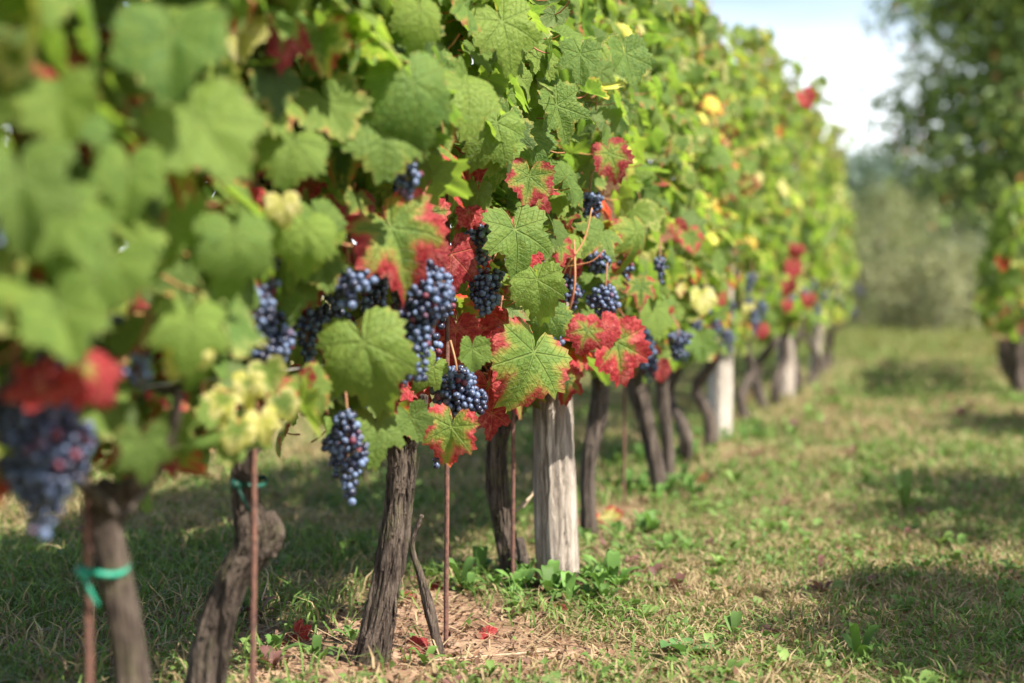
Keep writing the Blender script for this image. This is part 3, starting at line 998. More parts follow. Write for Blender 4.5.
VINE_GROUP = 'grapevines of the long row'
CANOPY_TOP = 1.62


def canopy(mb, y0, spread, n, res, seed, rowx=row_x, top=CANOPY_TOP, bottom=.40, size=.066, redness=1.0, thick=1.0, face=1.0):
    """the leaves of one vine"""
    r = np.random.default_rng(seed)
    n0 = int(n * 1.75)
    Y = y0 + np.clip(r.normal(0, spread, n0), -2 * spread, 2 * spread)
    h = r.uniform(0, 1, n0)
    Zr = bottom + (top - bottom) * h
    th = thick * np.interp(h, [0, .12, .5, .85, 1], [.10, .20, .23, .17, .08] if y0 < 2.6 else [.10, .20, .21, .075, .015])
    sgn = np.where(r.uniform(0, 1, n0) < .66 * face, 1.0, -1.0)
    off = sgn * th * r.beta(2.4, 1.1, n0) + r.normal(0, .02, n0)
    inner = r.uniform(0, 1, n0) < (.30 if y0 < 4 else .2)
    off = np.where(inner, off * .3, off)
    od = np.array(ROW_OUT)
    P = np.stack([rowx(Y), Y, Zr], -1) + od * off[:, None]
    # clumps: leave some holes
    hole = fnoise(Y * 3.1 + seed * 7.7 * 0, Zr * 3.1, 1.0, 77)
    keep = hole > (.27 if y0 < 3.5 else .34)
    # lower edge uneven
    keep &= Zr > bottom + (fnoise(Y, Y * 0, 4.0, 78) - .42) * .22
    R = size * r.uniform(.62, 1.28, n0)
    dep = np.maximum(P[:, 1], .2)
    keep &= ~guarded(P, R * FPX / dep)
    keep &= ~((P[:, 1] < .95) & (np.abs(P[:, 0]) < .36 * P[:, 1] + .02))
    idx = np.where(keep)[0][:n]
    P, R, off, Y, Zr, h = P[idx], R[idx], off[idx], Y[idx], Zr[idx], h[idx]
    m = len(P)
    s = np.sign(off)[:, None]
    N = od * s * r.uniform(.3, 1.1, (m, 1)) + np.array([0, 0, 1]) * r.uniform(.0, 1.3, (m, 1)) + r.normal(0, .62, (m, 3))
    T = np.array([0, 0, -1.0]) + od * s * .35 + r.normal(0, .62, (m, 3))
    low = np.clip(1.15 - (Zr - bottom) / .50, 0, 1)
    zone = np.exp(-((Y - 2.75) / .75) ** 2) * .75 + .25
    pr = r.uniform(0, 1, m)
    red = np.where(pr < (.012 + .70 * low * zone) * redness, r.uniform(.34, .95, m), r.uniform(0, .30, m) * (.2 + .8 * (r.uniform(0, 1, m) < .35)))
    yl = np.where(r.uniform(0, 1, m) < (.03 if y0 > 3.9 else .015), r.uniform(.5, .95, m), r.uniform(0, .45, m) + (.06 if y0 > 3.9 else 0))
    rus = (r.uniform(0, 1, m) < np.clip(.55 * np.exp(-((Y - 5.3) / .35) ** 2 - ((Zr - 1.05) / .3) ** 2) + (.012 if y0 > 3.9 else 0), 0, 1))
    yl = np.where(rus, r.uniform(.7, 1, m), yl); red = np.where(rus, r.uniform(.35, .6, m), red)
    dk = np.where(r.uniform(0, 1, m) < .12, r.uniform(.2, .6, m), 0)
    add_leaves(mb, P, N, T, R, np.stack([red, yl, dk, r.uniform(0, 1, m)], -1), seed + 1, res)
    return m


def hero_leaf(spec, parent, seed):
    px, py, Y, size, ang, turn, nod, red, yl, dk, words = spec
    a = R_(ang)
    T = RGT * math.sin(a) - UPV * math.cos(a)
    rs = np.random.default_rng(seed)
    jt = .3 if (words or size > 85) else 1.0
    N = -FWD + RGT * (turn + jt * rs.uniform(-.35, .75)) + UPV * (nod + jt * rs.uniform(-.30, .60))
    T = T - FWD * rs.uniform(-.1, .35)
    size = size * (.72 if Y < 1.75 else .86)
    R = size * Y / FPX / 1.62
    c = np.array(at(px, py, Y)) - T * R * .18
    mb = MB()
    add_leaves(mb, [c], [N], [T], [R], [[red * (.86 if red < .8 else 1), yl, dk, rs.uniform()]], seed, 'fine', True, 1.25)
    o = mb.build('leaf', [M['leaf'], M['petiole']], parent)
    if words: o['label'] = words
    return o


# trunk control points are given as places in the photo at a depth: (x, y, depth, radius)
def px_path(rows):
    return [np.array(at(x, y, d)) for x, y, d, _ in rows], [q * .74 for *_, q in rows]


TRUNKS = {
    1.50: [[(140, 790, 1.50, .026), (134, 690, 1.50, .0235), (124, 620, 1.50, .0225), (112, 560, 1.50, .022), (104, 510, 1.50, .025), (118, 488, 1.50, .028)],
           [(112, 500, 1.50, .018), (150, 470, 1.47, .011), (172, 430, 1.45, .008), (178, 390, 1.43, .007)]],
    1.92: [[(190, 760, 1.93, .036), (205, 690, 1.92, .033), (214, 636, 1.92, .031), (232, 580, 1.92, .026), (254, 545, 1.92, .033), (247, 505, 1.92, .024), (243, 470, 1.92, .019), (246, 430, 1.92, .020)],
           [(258, 548, 1.92, .028), (270, 530, 1.92, .022), (268, 512, 1.92, .010)]],
    2.30: [[(358, 690, 2.30, .044), (372, 652, 2.30, .037), (383, 600, 2.30, .031), (392, 550, 2.30, .029), (400, 500, 2.30, .026), (402, 455, 2.30, .029), (395, 415, 2.30, .030)],
           [(402, 458, 2.30, .016), (418, 430, 2.28, .012), (424, 395, 2.27, .009)]],
    3.03: [[(516, 592, 3.03, .034), (510, 560, 3.03, .029), (502, 520, 3.03, .027), (497, 480, 3.03, .028), (498, 440, 3.03, .027), (506, 405, 3.03, .027)],
           [(498, 440, 3.03, .014), (514, 418, 3.0, .010), (524, 410, 2.98, .006)]],
    3.62: [[(590, 545, 3.62, .028), (588, 500, 3.62, .025), (590, 455, 3.62, .026), (598, 415, 3.62, .030), (602, 375, 3.62, .03)]],
    4.40: [[(660, 500, 4.40, .04), (655, 465, 4.40, .036), (648, 430, 4.40, .033), (640, 395, 4.40, .04), (636, 365, 4.40, .045)]],
    4.62: [[(668, 492, 4.62, .026), (668, 450, 4.62, .024), (664, 410, 4.62, .026), (662, 375, 4.62, .028)]],
}
LABELS = {
    0.95: 'nearest grapevine with large blurred green leaves hanging over the left frame edge',
    1.50: 'grapevine with slim blurred stem bound by a bright green tie',
    1.92: 'grapevine with crooked swollen trunk bent at a dark burl, pale yellow leaves on top',
    2.30: 'grapevine with leaning shaggy grey brown trunk rising from bare soil, largest blue bunches above it',
    3.03: 'grapevine with upright flaky trunk close to the left side of the nearest wooden post',
    3.62: 'grapevine with slim dark trunk just behind the right side of the nearest wooden post',
    4.40: 'grapevine with thick forked-looking trunk and shaded head between the first two posts',
    4.62: 'thin straight grapevine trunk close behind the thick shaded one between first two posts',
    5.1: 'grapevine in shade just left of the second pale post',
    5.65: 'grapevine leaning close before the second pale post, yellow leaf on its side',
    6.7: 'green grapevine just right of the second pale post',
    7.35: 'grapevine with dark grapes and red leaves midway between second and third post',
    7.75: 'grapevine in front of the third post, upright chain of bright red leaves on it',
    8.7: 'grapevine directly behind the third post, with tall shoot above its crown',
    9.4: 'grapevine with dark trunk in the gap before the last slim post',
    10.1: 'grapevine behind the last slim post of the row',
    10.9: 'last but one grapevine, blurred light green, near the far end of the row',
    11.6: 'last grapevine, rounded light green, closing the far end of the row',
}
VINES = {}
near_n = {0.95: 740, 1.50: 760, 1.92: 760, 2.30: 760, 3.03: 800, 3.62: 640, 4.40: 600, 4.62: 80}
for vi, (vy, lab) in enumerate(LABELS.items()):
    bx_, by_ = row_x(vy), vy
    if vy in TRUNKS:
        p = at(*TRUNKS[vy][0][0][:3]); bx_ = p.x
    root = empty('grapevine', (bx_, by_, gz(bx_, by_)), lab, 'grapevine', VINE_GROUP)
    VINES[vy] = root
    r = np.random.default_rng(200 + vi)
    tm = MB()
    if vy in TRUNKS:
        for q, rows in enumerate(TRUNKS[vy]):
            pts, rad = px_path(rows)
            hero = vy in (1.92, 2.30, 3.03, 1.50)
            P, rr = tube(tm, pts, rad, 72 if hero else 28, (190 if q == 0 else 60) if hero else 50,
                         bark_disp(vi * 5 + q, .15 if vy != 1.5 else .08, .2 if vy != 1.5 else .1, 1.2))
            if hero and vy != 1.5: bark_strips(tm, P, rr, 300 if q == 0 else 40, vi * 3 + q)
        head = P[-1] if len(TRUNKS[vy]) == 1 else px_path(TRUNKS[vy][0])[0][-1]
        head = np.array(head)
    else:
        zb = gz(bx_, by_)
        w = r.normal(0, .04, (4, 2))
        pts = [np.array([bx_, by_, zb - .03])] + [np.array([bx_ + w[k, 0], by_ + w[k, 1], zb + .12 * (k + 1)]) for k in range(4)]
        tube(tm, pts, [.031, .022, .019, .020, .027], 20, 36, bark_disp(vi * 5, .14, .2))
        head = pts[-1]
    tm.build('trunk', M['bark'] if vy < 3.5 else M['bark_far'], root)
    # the arms along the wire and the shoots going up from them
    for sg in (-1, 1):
        cm = MB()
        e = head + np.array(ROW_DIR) * sg * .34
        e[2] = .46 + r.normal(0, .02)
        mid = (head + e) / 2 + np.array([0, 0, .03])
        ca_ = .6 if vy < 1.8 else 1.0
        tube(cm, [head - np.array([0, 0, .03]), mid, e], [.015 * ca_, .010 * ca_, .006 * ca_], 10, 20, bark_disp(vi * 7 + sg + 3, .1, .12))
        cm.build('cordon_arm', M['bark_far'], root)
    for k in range(6):
        cm = MB()
        s0 = head + np.array(ROW_DIR) * r.uniform(-.32, .32); s0[2] = .44
        o1 = np.array(ROW_OUT) * r.uniform(-.10, .05) + np.array(ROW_DIR) * r.normal(0, .05)
        topz = r.uniform(1.2, 1.7)
        tube(cm, [s0, s0 + o1 + np.array([0, 0, .35]), s0 + o1 * 1.3 + np.array([0, 0, .8]), np.array([s0[0] + o1[0], s0[1] + o1[1], topz])],
             [.0042, .0036, .0028, .0018], 6, 18)
        cm.build('cane', M['cane'], root)
    fm = MB()
    if vy == 4.62:
        n = 60
    else:
        n = near_n.get(vy, 420)
    res = 'fine' if vy < 3.3 else ('mid' if vy < 6.5 else 'low')
    canopy(fm, vy, .26 if vy > 4.5 or vy < .96 else .30, n, res, 300 + vi * 11, size=.053 if vy < 4.8 else .058, redness=1.0 if vy < 4 else .35, thick=.8 if vy < 1 else 1.0 if vy < 3.4 else (.86 if vy < 5 else .68), top=CANOPY_TOP + .07 * math.sin(vy * 5.1) + (.03 if 6.3 < vy < 9 else -.05 if 4.2 < vy < 6 else -.06 if vy > 9 else 0))
    # shoots standing above the hedge
    if vy > 3:
        for k in range(7 if vy < 6.2 else 11):
            sy = vy + r.uniform(-.35, .35); z0 = CANOPY_TOP - .12; hh = r.uniform(.06, .26 if vy < 6.2 else .40) * (.5 if 4 < vy < 6.2 else 1)
            if vy == 8.7 and k == 0: hh = .46; sy = 8.7
            if vy == 5.65 and k == 0: hh = .2
            b0 = np.array([row_x(sy), sy, z0]); lean = np.array([r.normal(.0, .07), r.normal(0, .08), 0])
            if vy == 8.7 and k == 0: lean = np.array([.16, 0, 0])
            tube(fm, [b0, b0 + lean * .5 + np.array([0, 0, hh * .5]), b0 + lean + np.array([0, 0, hh])], [.003, .0025, .0015], 5, 8, mat=1,
                 luv=np.zeros(3), tint=np.array([0, 0, 0, .5]))
            m = int(hh / .03) + 2
            t = r.uniform(0, 1, m)
            Pp = b0 + lean * t[:, None] + np.stack([r.normal(0, .03, m), r.normal(0, .03, m), hh * t], -1)
            add_leaves(fm, Pp, r.normal(0, .6, (m, 3)) + np.array([.5, -.4, .5]), r.normal(0, .6, (m, 3)) + np.array([0, 0, -.6]), r.uniform(.028, .052, m),
                       np.stack([r.uniform(0, .4, m), r.uniform(0, .5, m), np.zeros(m), r.uniform(0, 1, m)], -1), 900 + vi + k, res)
    fm.build('foliage', [M['leaf'], M['petiole']], root)


def nearest_vine(y):
    return VINES[min((k for k in VINES if k != 4.62), key=lambda k: abs(k - y))]


for i, (px, py, d, w, h, lo) in enumerate(BUNCHES):
    make_bunch(at(px, py, d), w, h, d, lo + .12, nearest_vine(d + .18), 500 + i, 3 if d < 3.1 else 2)
for i, sp in enumerate(LEAVES):
    hero_leaf(sp, nearest_vine(sp[2] + .18), 700 + i)
# bunches deeper in the row and on the far vines
r = np.random.default_rng(17)
for vy, root in VINES.items():
    if vy == 4.62: continue
    for k in range(4 if vy < 4 else 3):
        yy = vy + r.uniform(-.3, .3)
        c = np.array([row_x(yy), yy, r.uniform(.44, .66)]) + np.array(ROW_OUT) * (r.uniform(.0, .14) if vy < 4 else r.uniform(.08, .22))
        if guarded(c[None], np.array([20.0]))[0]: continue
        make_bunch(c, 40 * 1422 / 1422 / max(yy, .5) * 2, 62 / max(yy, .5) * 2, yy, .1, root, 1500 + int(vy * 100) + k, 2)


# ------------------------------------------------------------------ posts, stakes, wire, ties
def post(x, y, w0, w1, h, lab, seed, hero=False, lean=(0, 0), group='wooden posts along the vine row'):
    z = gz(x, y)
    mb = MB()
    r = np.random.default_rng(seed)
    cracks = [(r.uniform(0, 6.28), r.uniform(.02, .07), r.uniform(.12, .38), r.uniform(-.4, .4), r.uniform(0, .6), r.uniform(.3, .9)) for _ in range(10)]
    # the deep splits on the face towards the alley and the camera
    def disp(th, s, P):
        out = 1 + .06 * np.sin(2 * th + seed) + .045 * np.sin(3 * th + 1.7 * seed) + .03 * np.sin(5 * th + s * 3) + 0 * s
        for a, wd, dp, tw, s0, ln in cracks:
            d = np.angle(np.exp(1j * (th - a - tw * s - .05 * np.sin(s * 40 + a * 9) - .03 * np.sin(s * 90 + a))))
            env = np.clip((s - s0) * 12, 0, 1) * np.clip((s0 + ln - s) * 12, 0, 1)
            out = out - dp * env * np.exp(-(d / wd) ** 2)
        out = out + .05 * vnoise3(np.cos(th) * 6, np.sin(th) * 6, P[:, 2:3] * 5, seed) + .03 * vnoise3(np.cos(th) * 16, np.sin(th) * 16, P[:, 2:3] * 9, seed + 1) \
            + .018 * vnoise3(np.cos(th) * 34, np.sin(th) * 34, P[:, 2:3] * 14, seed + 2)
        return out
    pts = [np.array([x + lean[0] * t, y + lean[1] * t, z - .1 + (h + .1) * t]) for t in (0, .25, .5, .75, 1)]
    tube(mb, pts, [w0 / 2, w0 * .5, w1 * .5, w1 * .5, w1 * .47], 96 if hero else 40, 150 if hero else 60, disp)
    return tag(mb.build('wooden_post', M['post_pale' if seed == 2 else 'post'], origin=(x, y, z)), lab, 'post', group)


p = at(561, 582, 3.0)
post(p.x, 3.0, .086, .080, .80, 'thick weathered grey wooden post with deep splits, nearest post in the row', 1, True, (-.03, .02))
p = at(719, 434, 6.1)
post(p.x, 6.1, .096, .09, 1.3, 'pale bleached wooden post, second of the row, bright on its right side', 2, False, (.02, 0))
p = at(785, 397, 8.2)
post(p.x, 8.2, .10, .095, 1.25, 'third wooden post of the row under a chain of red leaves', 3)
p = at(811, 381, 9.7)
post(p.x, 9.7, .07, .065, 1.05, 'slim leaning wooden post at the far end of the row', 4, False, (.12, 0))


def stake(px, py, d, h, lab, lean=(0, 0)):
    p = at(px, py, d); z = gz(p.x, d)
    mb = MB()
    P = [np.array([p.x + lean[0] * t, d + lean[1] * t, z - .05 + (h + .05) * t]) for t in (0, .5, 1)]
    tube(mb, P, [.0043, .0043, .0043], 10, 40, lambda th, s, P_: 1 + .10 * np.sin(s * 260 + th))
    return tag(mb.build('iron_stake', M['rust'], origin=(p.x, d, z)), lab, 'stake', 'rusty iron stakes beside the vines')


stake(90, 780, 1.48, .95, 'rusty iron stake bound to the slim stem by the bright green tie')
stake(252, 740, 1.86, .9, 'rusty iron stake before the crooked swollen trunk', (.012, 0))
stake(446, 646, 2.46, .9, 'rusty iron rod standing free in bare soil below the red edged leaf', (.005, 0))
stake(513, 600, 2.93, .95, 'thin rusty stake between flaky trunk and nearest wooden post')
stake(624, 505, 4.18, .9, 'thin dark stake standing between nearest post and the thick shaded trunk')

for wz, lab in ((.52, 'lowest trellis wire'), (.90, 'middle trellis wire'), (1.30, 'top trellis wire')):
    mb = MB()
    ys = np.linspace(.6, 11.9, 40)
    pts = [np.array([row_x(y_) + .055, y_, wz + .008 * math.sin(y_ * 2.6)]) for y_ in ys]
    tube(mb, pts, [.0013] * 2, 5, 120)
    tag(mb.build('trellis_wire', M['wire']), lab + ' strung along the posts through the leaves', 'wire', 'wires of the trellis')


def tie(centre, rx, ry, h, lab, seed, tails):
    mb = MB()
    c = np.array(centre); th = np.linspace(0, 2 * PI, 48, endpoint=False)
    rr = np.random.default_rng(seed)
    V = []
    for a in th:
        o = np.array([math.cos(a) * rx, math.sin(a) * ry, .12 * rx * math.sin(a * 2)])
        nrm_ = norm(np.array([math.cos(a) / rx, math.sin(a) / ry, 0]))
        V += [c + o - np.array([0, 0, h / 2]), c + o + nrm_ * .0012 - np.array([0, 0, h * .1]), c + o + np.array([0, 0, h / 2]), c + o - nrm_ * .0012]
    n = 48; q = []
    for i in range(n):
        j = (i + 1) % n
        for k in range(4):
            q.append((i * 4 + k, j * 4 + k, j * 4 + (k + 1) % 4, i * 4 + (k + 1) % 4))
    mb.add(np.array(V), None, q)
    kn = c + np.array([-rx * .55, -ry * .86, 0])
    tube(mb, [kn + np.array([-.006, 0, .004]), kn + np.array([0, -.006, 0]), kn + np.array([.007, 0, -.003])], [.003, .0058, .003], 10, 10)
    for dx, dz in tails:
        tube(mb, [kn, kn + np.array([dx * .5, -.008, dz * .45]), kn + np.array([dx, -.004, dz])], [.0034, .0028, .002], 6, 12)
    return tag(mb.build('plant_tie', M['tie' if seed == 1 else 'tie_shaded'], origin=tuple(c)), lab, 'plant tie', 'green ties on the vines')


tie(at(104, 568, 1.50), .0265, .028, .0075, 'bright green plastic tie knotted round the slim blurred stem and its stake', 1, [(.016, -.034)])
tie(at(250, 482, 1.90), .023, .028, .007, 'green plastic strap with shade painted into its colour, hanging at the crooked trunk beside the dark burl', 2, [(.020, -.040)])


# dead sucker leaning beside the shaggy trunk belongs to that vine
root = VINES[2.30]
mb = MB()
pts, rad = px_path([(440, 655, 2.40, .012), (430, 612, 2.40, .012), (420, 575, 2.40, .0075), (412, 545, 2.39, .006), (422, 515, 2.38, .005)])
P, rr = tube(mb, pts, rad, 20, 70, bark_disp(55, .14, .25)); bark_strips(mb, P, rr, 12, 5)
mb.build('sucker', M['bark'], root)['label'] = 'thin grey sucker leaning beside the trunk'
root = VINES[3.03]
mb = MB()
pts, rad = px_path([(527, 590, 2.98, .017), (523, 560, 2.98, .016), (519, 538, 2.98, .012)])
P, rr = tube(mb, pts, rad, 20, 40, bark_disp(56, .14, .25)); bark_strips(mb, P, rr, 10, 6)
mb.build('stump', M['bark_far'], root)


for rows in ([(592, 208, 2.86, .0020), (584, 240, 2.84, .0022), (566, 268, 2.82, .0024), (556, 296, 2.86, .0026)],
             [(574, 240, 2.82, .0030), (574, 290, 2.80, .0034), (560, 335, 2.84, .0038)],
             [(556, 268, 2.84, .0016), (590, 262, 2.82, .0018), (604, 250, 2.82, .0016)]):
    mb = MB(); pts, rad = px_path(rows)
    tube(mb, pts, rad, 8, 20, luv=np.zeros(3), tint=np.array([0, 0, 0, .5]))
    mb.build('cane', M['petiole'], root)['label'] = 'thin orange red shoot between the bunches'


def twig(rows, lab, group=None):
    mb = MB(); pts, rad = px_path(rows)
    tube(mb, pts, rad, 8, 24)
    return tag(mb.build('dry_twig', M['twig'], origin=tuple(pts[0])), lab, 'twig', group)


twig([(505, 522, 3.06, .004), (522, 505, 3.10, .0038), (544, 484, 3.15, .003)], 'longer pale cut cane leaning behind the flaky trunk', 'dry twigs')
twig([(523, 508, 3.2, .0035), (532, 495, 3.2, .003), (540, 478, 3.22, .0025)], 'shorter pale cut cane leaning against the nearest wooden post', 'dry twigs')
twig([(372, 668, 2.33, .0025), (440, 660, 2.36, .003), (500, 655, 2.37, .0025), (560, 650, 2.40, .002)], 'thin brown runner lying on bare soil before the iron rod', 'dry twigs')
twig([(262, 600, 2.45, .0015), (268, 575, 2.5, .0015), (258, 560, 2.55, .0012)], 'thin curled dry stem on soil between the two dark trunks', 'dry twigs')


def fallen(px, py, size_px, lab, red, yl, seed, nod=.5, ang=0, dk=0):
    d = FPX * CAM_H / (py - 290.0)
    p = at(px, py, d); z = gz(p.x, d)
    R = size_px * d / FPX / 1.6
    c = np.array([p.x, d, z + R * .35])
    mb = MB(); a = R_(ang)
    add_leaves(mb, [c], [[.15, -nod, .9]], [[math.sin(a), -math.cos(a) * .6, -.25]], [R], [[red, yl, dk, (seed * .37) % 1]], seed, 'fine', True, 1.9)
    return tag(mb.build('fallen_leaf', [M['leaf'], M['petiole']], origin=tuple(c)), lab, 'fallen leaf', 'fallen vine leaves')


fallen(297, 648, 26, 'bright crimson curled leaf on bare soil left of the shaggy trunk', .99, .0, 1, 1.2, 40)
fallen(282, 652, 14, 'small dark red leaf beside the bright crimson one', .97, .0, 2, .8, -40)
fallen(487, 638, 24, 'rust red leaf lying in weeds right of the iron rod', .95, .0, 3, .6, 60, .3)
fallen(408, 600, 22, 'orange red leaf lying behind the leaning sucker', .97, .3, 4, .6, 10)
fallen(438, 592, 16, 'small red leaf lying left of the free iron rod', .98, .0, 5, .8, -50)
fallen(418, 655, 30, 'dull red dry leaf on bare soil at the foot of the sucker', .9, .2, 6, .4, 100, .35)
fallen(28, 654, 22, 'dark red leaf in shaded grass at the lower left corner', .96, .0, 7, .5, 20, .3)
fallen(607, 519, 26, 'pale pinkish orange leaf lying right of the nearest wooden post', .5, .95, 8, .9, 30)
fallen(700, 478, 16, 'small pink leaf in grass near the second post', .85, .5, 9, .8, 0)
fallen(985, 449, 12, 'tiny red leaf alone in shaded grass of the alley', .97, .0, 10, .8, 0)
fallen(532, 524, 20, 'pale orange leaf lying behind the flaky trunk', .85, .6, 11, .8, 0)
fallen(560, 610, 14, 'small brown leaf in weeds before the nearest post', .7, .2, 12, .5, 0, .5)


def weed(px, py, size, lab, col, seed, nl, aspect, rise):
    d = FPX * CAM_H / (py - 290.0)
    p = at(px, py, d)
    mb = MB()
    rosettes(mb, [p.x], [d], [size], [np.array(col)], seed, nl, aspect, rise)
    return tag(mb.build('weed', M['grass'], origin=(p.x, d, gz(p.x, d))), lab, 'weed', 'single weeds in the alley')


weed(858, 672, .075, 'plantain rosette with long upright leaves at the bottom of the alley', (.085, .17, .035), 3, (6, 7), .30, .9)
weed(684, 662, .055, 'broad round-leaved weed flat on dry grass before the post', (.09, .19, .06), 4, (3, 4), .75, .4)
weed(905, 508, .11, 'pale green upright weed standing in sunlit grass of the alley', (.17, .26, .07), 5, (6, 8), .3, 1.3)
weed(735, 640, .05, 'small green weed in dry grass right of the round-leaved one', (.10, .18, .045), 6, (5, 6), .4, .8)
weed(598, 600, .06, 'bright green weed at the foot of the nearest wooden post', (.12, .22, .05), 7, (6, 8), .4, 1.0)


# ------------------------------------------------------------------ the neighbouring row on the right
def row2_x(y):
    return 0.42 + 0.308 * y


for i, (vy, lab, tp, red) in enumerate((
        (8.3, 'grapevine of the right-hand row nearest the camera, cut by the frame edge', 1.15, .8),
        (9.2, 'dark-trunked grapevine of the right-hand row with dull red leaves', 1.25, 1.3),
        (10.1, 'grapevine of the right-hand row with pale shoot arching to the alley', 1.3, 1.0),
        (11.0, 'farthest grapevine of the right-hand row before the dark tree', 1.2, .8))):
    x = row2_x(vy); z = gz(x, vy)
    root = empty('grapevine', (x, vy, z), lab, 'grapevine', 'grapevines of the right-hand row')
    mb = MB(); r = np.random.default_rng(60 + i)
    for k in range(2):
        w = r.normal(0, .03, 4); ox = .09 * k
        tube(mb, [np.array([x + ox, vy, z - .05]), np.array([x + ox + w[0], vy + w[1], z + .2]), np.array([x + w[2], vy + w[3], z + .5])], [.05, .038, .04], 20, 30, bark_disp(80 + i + k, .15, .2))
    mb.build('trunk', M['bark_far'], root)
    fm = MB()
    canopy(fm, vy, .30, 230, 'low', 3000 + i * 9, row2_x, tp, .34, .064, red, .8, .5)
    fm.build('foliage', [M['leaf'], M['petiole']], root)


# ------------------------------------------------------------------ trees and shrubs
def branchy(mb, base, height, spread, seed, nl=9, r0=.07, low=.25, prof=((.0, .85), (.45, 1.0), (.8, .7), (1, .3))):
    """trunk with limbs and twigs; returns the twig points"""
    r = np.random.default_rng(seed)
    b = np.array(base, float)
    w = r.normal(0, .04 * height, (3, 2))
    tr = [b - [0, 0, .1], b + [w[0, 0] * .4, w[0, 1] * .4, height * .3], b + [w[1, 0], w[1, 1], height * .6], b + [w[2, 0], w[2, 1], height * .95]]
    P, rad = tube(mb, tr, [r0, r0 * .8, r0 * .5, r0 * .15], 14, 40, lambda th, s, P_: 1 + .08 * np.sin(4 * th + s * 9))
    tips = []
    for k in range(nl):
        t = low + (1 - low) * (k + r.uniform(0, .8)) / nl
        i = int(t * 39 * .97); p0 = P[i]
        a = k * 2.4 + r.uniform(-.5, .5)
        L = spread * np.interp(t, [q[0] for q in prof], [q[1] for q in prof]) * r.uniform(.75, 1.15)
        dirv = np.array([math.cos(a), math.sin(a), r.uniform(.15, .75)])
        p1 = p0 + dirv * L * .5 + r.normal(0, .05 * L, 3); p2 = p0 + dirv * L * np.array([1, 1, .9]) + r.normal(0, .08 * L, 3)
        Q, _ = tube(mb, [p0, p1, p2], [rad[i] * .55, rad[i] * .35, .006], 8, 16)
        for q in range(9):
            j = r.integers(4, 16); s0 = Q[j]
            dv = norm(r.normal(0, 1, 3) + np.array([0, 0, .25]) + dirv * .5); l2 = L * r.uniform(.2, .45)
            e = s0 + dv * l2
            W_, _ = tube(mb, [s0, (s0 + e) / 2 + r.normal(0, .05 * l2, 3), e], [.006, .0045, .002], 5, 6)
            tips += list(W_[1:])
        tips += list(Q[6:])
    tips += list(P[26:])
    return np.array(tips)


def tree(x, y, height, spread, nleaf, size, cols, lab, seed, name='fruit_tree', cat='tree', group=None, nl=10, r0=.07, low=.12, blob=.16, aspect=.5, accents=None, **kw):
    z = gz(x, y)
    root = empty(name, (x, y, z), lab, cat, group)
    tm = MB()
    tips = branchy(tm, (x, y, z), height, spread, seed, nl, r0, low, **kw)
    tm.build('trunk', M['tree_bark'], root)
    r = np.random.default_rng(seed + 1)
    cm = MB()
    c = tips[r.integers(0, len(tips), nleaf)] + np.clip(r.normal(0, blob, (nleaf, 3)), -2.2 * blob, 2.2 * blob)
    c = c[c[:, 2] > z + .08]
    ctr = np.array([x, y, z + height * .55])
    N = norm(c - ctr) * .6 + np.array([0, 0, .8])
    ca, cb = np.array(cols[0]), np.array(cols[1])
    clump = fnoise(c[:, 0] * 1.0 + c[:, 2] * .7, c[:, 1] * 1.0 + c[:, 2] * .9, 2.2, seed)[:, None]
    col = ca + (cb - ca) * np.clip(clump * 1.6 - .4 + r.normal(0, .25, (len(c), 1)), 0, 1)
    if accents:
        m = r.uniform(0, 1, len(c)) < accents[1]
        col[m] = np.array(accents[0]) * r.uniform(.8, 1.2, (int(m.sum()), 1))
    leaf_cloud(cm, c, size, N, col, seed + 2, aspect)
    cm.build('crown', M['tree_leaf'], root, smooth=False)
    return root


tree(8.4, 20.0, 7.4, 3.15, 41000, .16, ((.12, .20, .05), (.26, .33, .09)), 'tall dark green fruit tree with orange tinged leaves and sky holes, right edge', 21,
     nl=34, r0=.15, low=.04, blob=.33, aspect=.55, accents=((.38, .17, .06), .035), prof=((0, .72), (.15, .92), (.3, 1.0), (.5, .95), (.75, .6), (1, .15)))
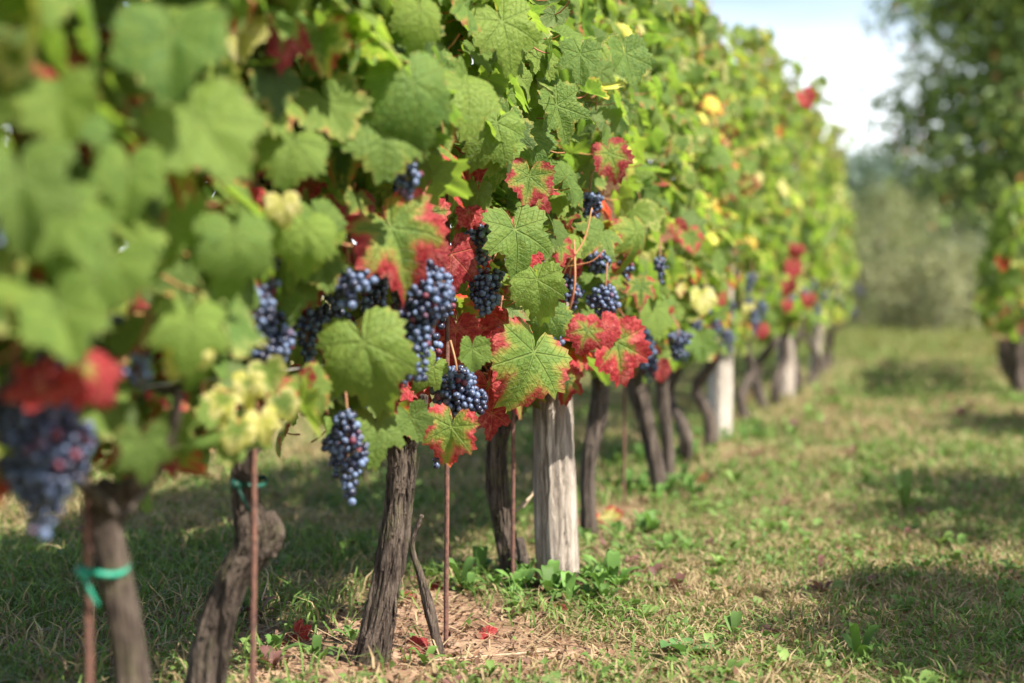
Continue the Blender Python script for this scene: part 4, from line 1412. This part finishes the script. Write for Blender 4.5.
# orchard trees outside the frame whose shade crosses the alley
for tx, ty, th_, lab in ((2.45, 1.65, 2.9, 'young fruit tree beyond the right frame edge whose shade crosses the nearest grass'),
                         (3.1, 3.0, 3.1, 'young fruit tree beyond the right frame edge whose shade crosses the middle grass'),
                         (3.95, 5.1, 3.3, 'young fruit tree beyond the right frame edge whose shade crosses the farther grass')):
    tree(tx, ty, th_, .72, 2800, .08, ((.045, .095, .026), (.09, .15, .04)), lab, 22 + int(ty),
         group='young orchard trees beside the alley', nl=9, r0=.05, low=.45, blob=.10)
SHR = 'shrubs closing the alley'
for i, (px, d, h, w, lab, ca, cb) in enumerate((
        (884, 17.0, 1.85, .9, 'olive green feathery shrub closing the alley right behind the vine row end', (.17, .20, .085), (.31, .32, .16)),
        (915, 19.5, 2.3, 1.2, 'tall green bush rising behind the low shrubs beside the dark tree', (.10, .15, .055), (.21, .27, .10)),
        (935, 16.2, 1.05, .80, 'low pale olive shrub in the middle of the alley end', (.19, .21, .10), (.33, .33, .18)),
        (850, 18.5, 1.45, .8, 'shrub half hidden behind the end of the vine row', (.16, .20, .08), (.30, .32, .15)),
        (962, 18.5, 1.25, .9, 'grey green shrub under the dark tree', (.14, .17, .11), (.25, .28, .19)),
        (1012, 17.5, 1.2, .9, 'grey green shrub behind the right-hand vines', (.13, .16, .10), (.24, .27, .17)))):
    p = at(px, 340, d)
    tree(p.x, d, h, w, 5200, .075, (ca, cb), lab, 40 + i, 'shrub', 'shrub', SHR, 12, .03, .02, .13, .28)
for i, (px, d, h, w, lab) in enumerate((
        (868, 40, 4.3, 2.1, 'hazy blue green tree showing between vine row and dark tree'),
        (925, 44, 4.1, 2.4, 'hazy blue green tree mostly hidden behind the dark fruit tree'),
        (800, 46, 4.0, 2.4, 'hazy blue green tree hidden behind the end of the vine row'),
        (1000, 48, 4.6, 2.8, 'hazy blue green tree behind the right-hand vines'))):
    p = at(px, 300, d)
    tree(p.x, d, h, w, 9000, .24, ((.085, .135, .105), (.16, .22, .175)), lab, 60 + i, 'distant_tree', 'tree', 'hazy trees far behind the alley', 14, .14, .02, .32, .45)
